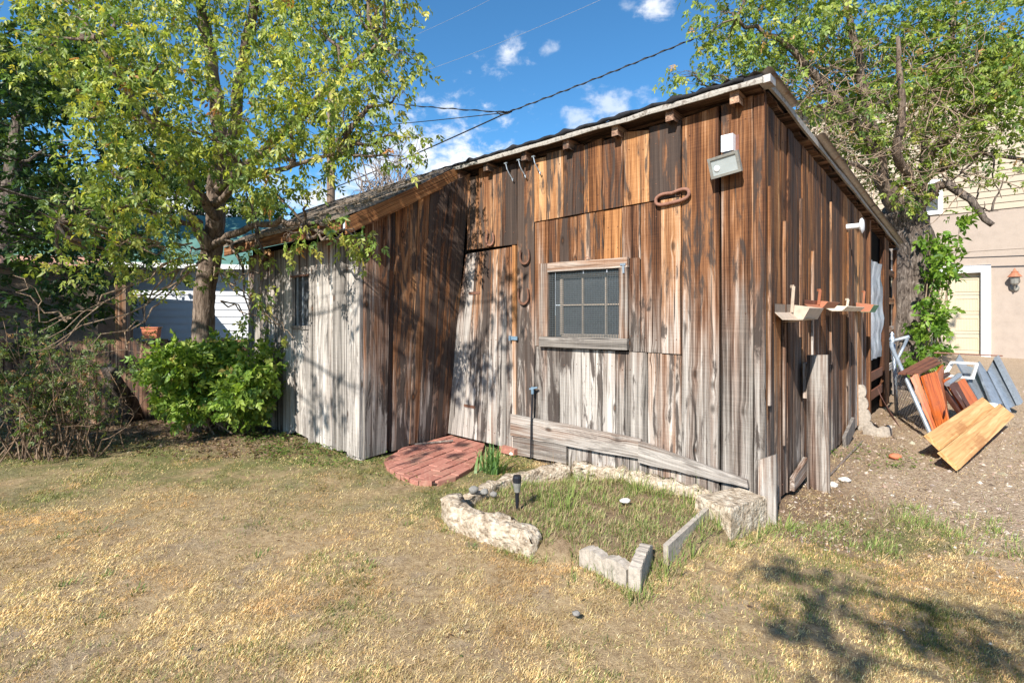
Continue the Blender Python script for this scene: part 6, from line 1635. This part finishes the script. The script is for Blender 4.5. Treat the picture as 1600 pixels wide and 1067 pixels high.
ground_cover('creeping_weeds', 'low creeping green weeds at the foot of the annex', vc, rng, .034, .020, [(.10, .16, .035), (.16, .23, .05), (.07, .11, .025)], [.4, .35, .25])
pw = scatter(190, (-1.3, .1), (4.1, 6.0), lambda x, y: outside_shed(x, y, .0) & (np.abs(np.hypot((x + .62) / .62, (y - 4.95) / .75) - 1.05) < .16))
ground_cover('paving_weeds', 'small weeds creeping round the edge of the brick landing', pw, rng, .026, .016, [(.13, .19, .04), (.19, .23, .06), (.30, .22, .10)], [.45, .35, .2], 7, .05)
bw = scatter(140, (3.0, 4.6), (4.6, 5.9), lambda x, y: np.hypot(x - 3.55, (y - 5.0)) < .42)
ground_cover('dirt_weeds', 'low green weeds in the dirt before the edging stones', bw, rng, .03, .016, [(.13, .19, .04), (.19, .25, .06)], [.6, .4], 8, .07)
lf = scatter(1500, (-7, -1.8), (5.0, 7.0), lambda x, y: outside_shed(x, y, .0)) 
ground_cover('fallen_leaves', 'brown fallen leaves on the shaded soil under the left bushes', lf, rng, .045, .028, [(.16, .10, .06), (.24, .16, .10), (.36, .27, .19), (.10, .065, .04)], [.35, .3, .15, .2], 3, .02)
# gravel, chips and litter on the drive
def gravel():
    rng = np.random.default_rng(104); n = 10000; y = 2.2 * (9.5 / 2.2) ** rng.random(n); x = 1.7 + rng.random(n) * (1.12 * y - 1.2)
    gr, so, ge = zones(x, y); k = outside_shed(x, y, .03) & (rng.random(n) < np.maximum(gr, so) * .95); x, y = x[k], y[k]; n = len(x); r = rng.gamma(2.0, .0026, n) * (.7 + .1 * y) + .002
    z = gz(x, y); base = np.array([[1, 0, 0], [-.5, .87, 0], [-.5, -.87, 0], [0, 0, .75]])
    a = rng.uniform(0, 6.28, n); ca, sa = np.cos(a), np.sin(a); V = np.zeros((n, 4, 3))
    for i in range(4):
        bx = base[i] * rng.uniform(.7, 1.3, (n, 1)); el = rng.uniform(1, 1.9, n)
        V[:, i, 0] = x + (bx[:, 0] * ca * el - bx[:, 1] * sa) * r; V[:, i, 1] = y + (bx[:, 0] * sa * el + bx[:, 1] * ca) * r; V[:, i, 2] = z + bx[:, 2] * r
    T = (np.arange(n) * 4)[:, None, None] + np.array([[0, 1, 3], [1, 2, 3], [2, 0, 3]])[None]
    c = palette(rng, n, [(.40, .31, .23), (.28, .20, .145), (.52, .43, .34), (.60, .54, .47), (.17, .115, .08)], [.35, .25, .2, .08, .12])
    o = np_mesh('gravel', V.reshape(-1, 3), T.reshape(-1, 3), M['pebble'], None, color=np.repeat(c, 4, 0)); tag(o, 'gravel and wood chips on the dirt drive', 'gravel', kind='stuff')
gravel()
def straw_litter():
    rng = np.random.default_rng(114); n = 5200; s_ = rng.uniform(-.2, 6.5, n); o_ = np.abs(rng.normal(.5, .55, n)) + .03
    x = C.x + R.x * s_ + NS.x * o_; y = C.y + R.y * s_ + NS.y * o_; P = np.stack([x, y, gz(x, y) + .004], 1)
    c = palette(rng, n, [(.42, .31, .19), (.30, .20, .12), (.55, .45, .30), (.20, .13, .085)], [.4, .3, .15, .15])
    V, T, Cc = blade_mesh(P, rng.uniform(0, 6.28, n), rng.uniform(1.3, 1.7, n), rng.uniform(.03, .10, n), rng.uniform(.002, .005, n), c)
    o = np_mesh('straw_litter', V, T, M['grass'], None, color=Cc); tag(o, 'dry straw and twigs littering the dirt along the side wall', 'litter', kind='stuff')
straw_litter()
print('LEAVES', n1, n2, 'LAWN', nl)

# grass growing up against the kerbs, blocks and boards
foot = []
for pts in ([(-.50, 3.58), (-.44, 3.33), (-.08, 3.05), (.10, 2.92), (.22, 2.95)], [(1.28, 3.16), (1.40, 3.08), (1.62, 3.30), (1.76, 3.42)], [(.34, 2.86), (.56, 2.60), (.66, 2.55), (.84, 2.86)]):
    for i in range(len(pts) - 1):
        for u in np.arange(0, 1, .12): foot.append((pts[i][0] + (pts[i + 1][0] - pts[i][0]) * u + rng.normal(0, .02), pts[i][1] + (pts[i + 1][1] - pts[i][1]) * u + rng.normal(0, .02), rng.uniform(.3, .8)))
tufts('kerb_grass', 'straggly grass growing along the foot of the bed edging', foot, rng, 22, (.025, .075), .03, GCOL, [.2, .15, .15, .3, .2], .0034, (.2, 1.3))
lf2 = scatter(420, (-4.5, 3.5), (1.9, 5.4), lambda x, y: outside_shed(x, y, .05))
ground_cover('lawn_leaf_litter', 'small dead leaves scattered over the lawn', lf2, rng, .022, .014, [(.30, .20, .11), (.16, .10, .06), (.44, .34, .22), (.12, .14, .05)], [.35, .3, .2, .15], 1, .012)
for par, lst in NAILS.items():
    b = MB()
    for p, n_ in lst:
        x_ = n_.cross(UP).normalized(); b.lathe(p - n_ * .003, [(.0045, 0), (.0045, .004), (.002, .005)], 6, (x_, UP, n_))
    b.build('nail_heads', M['rust'], par)['kind'] = 'stuff'
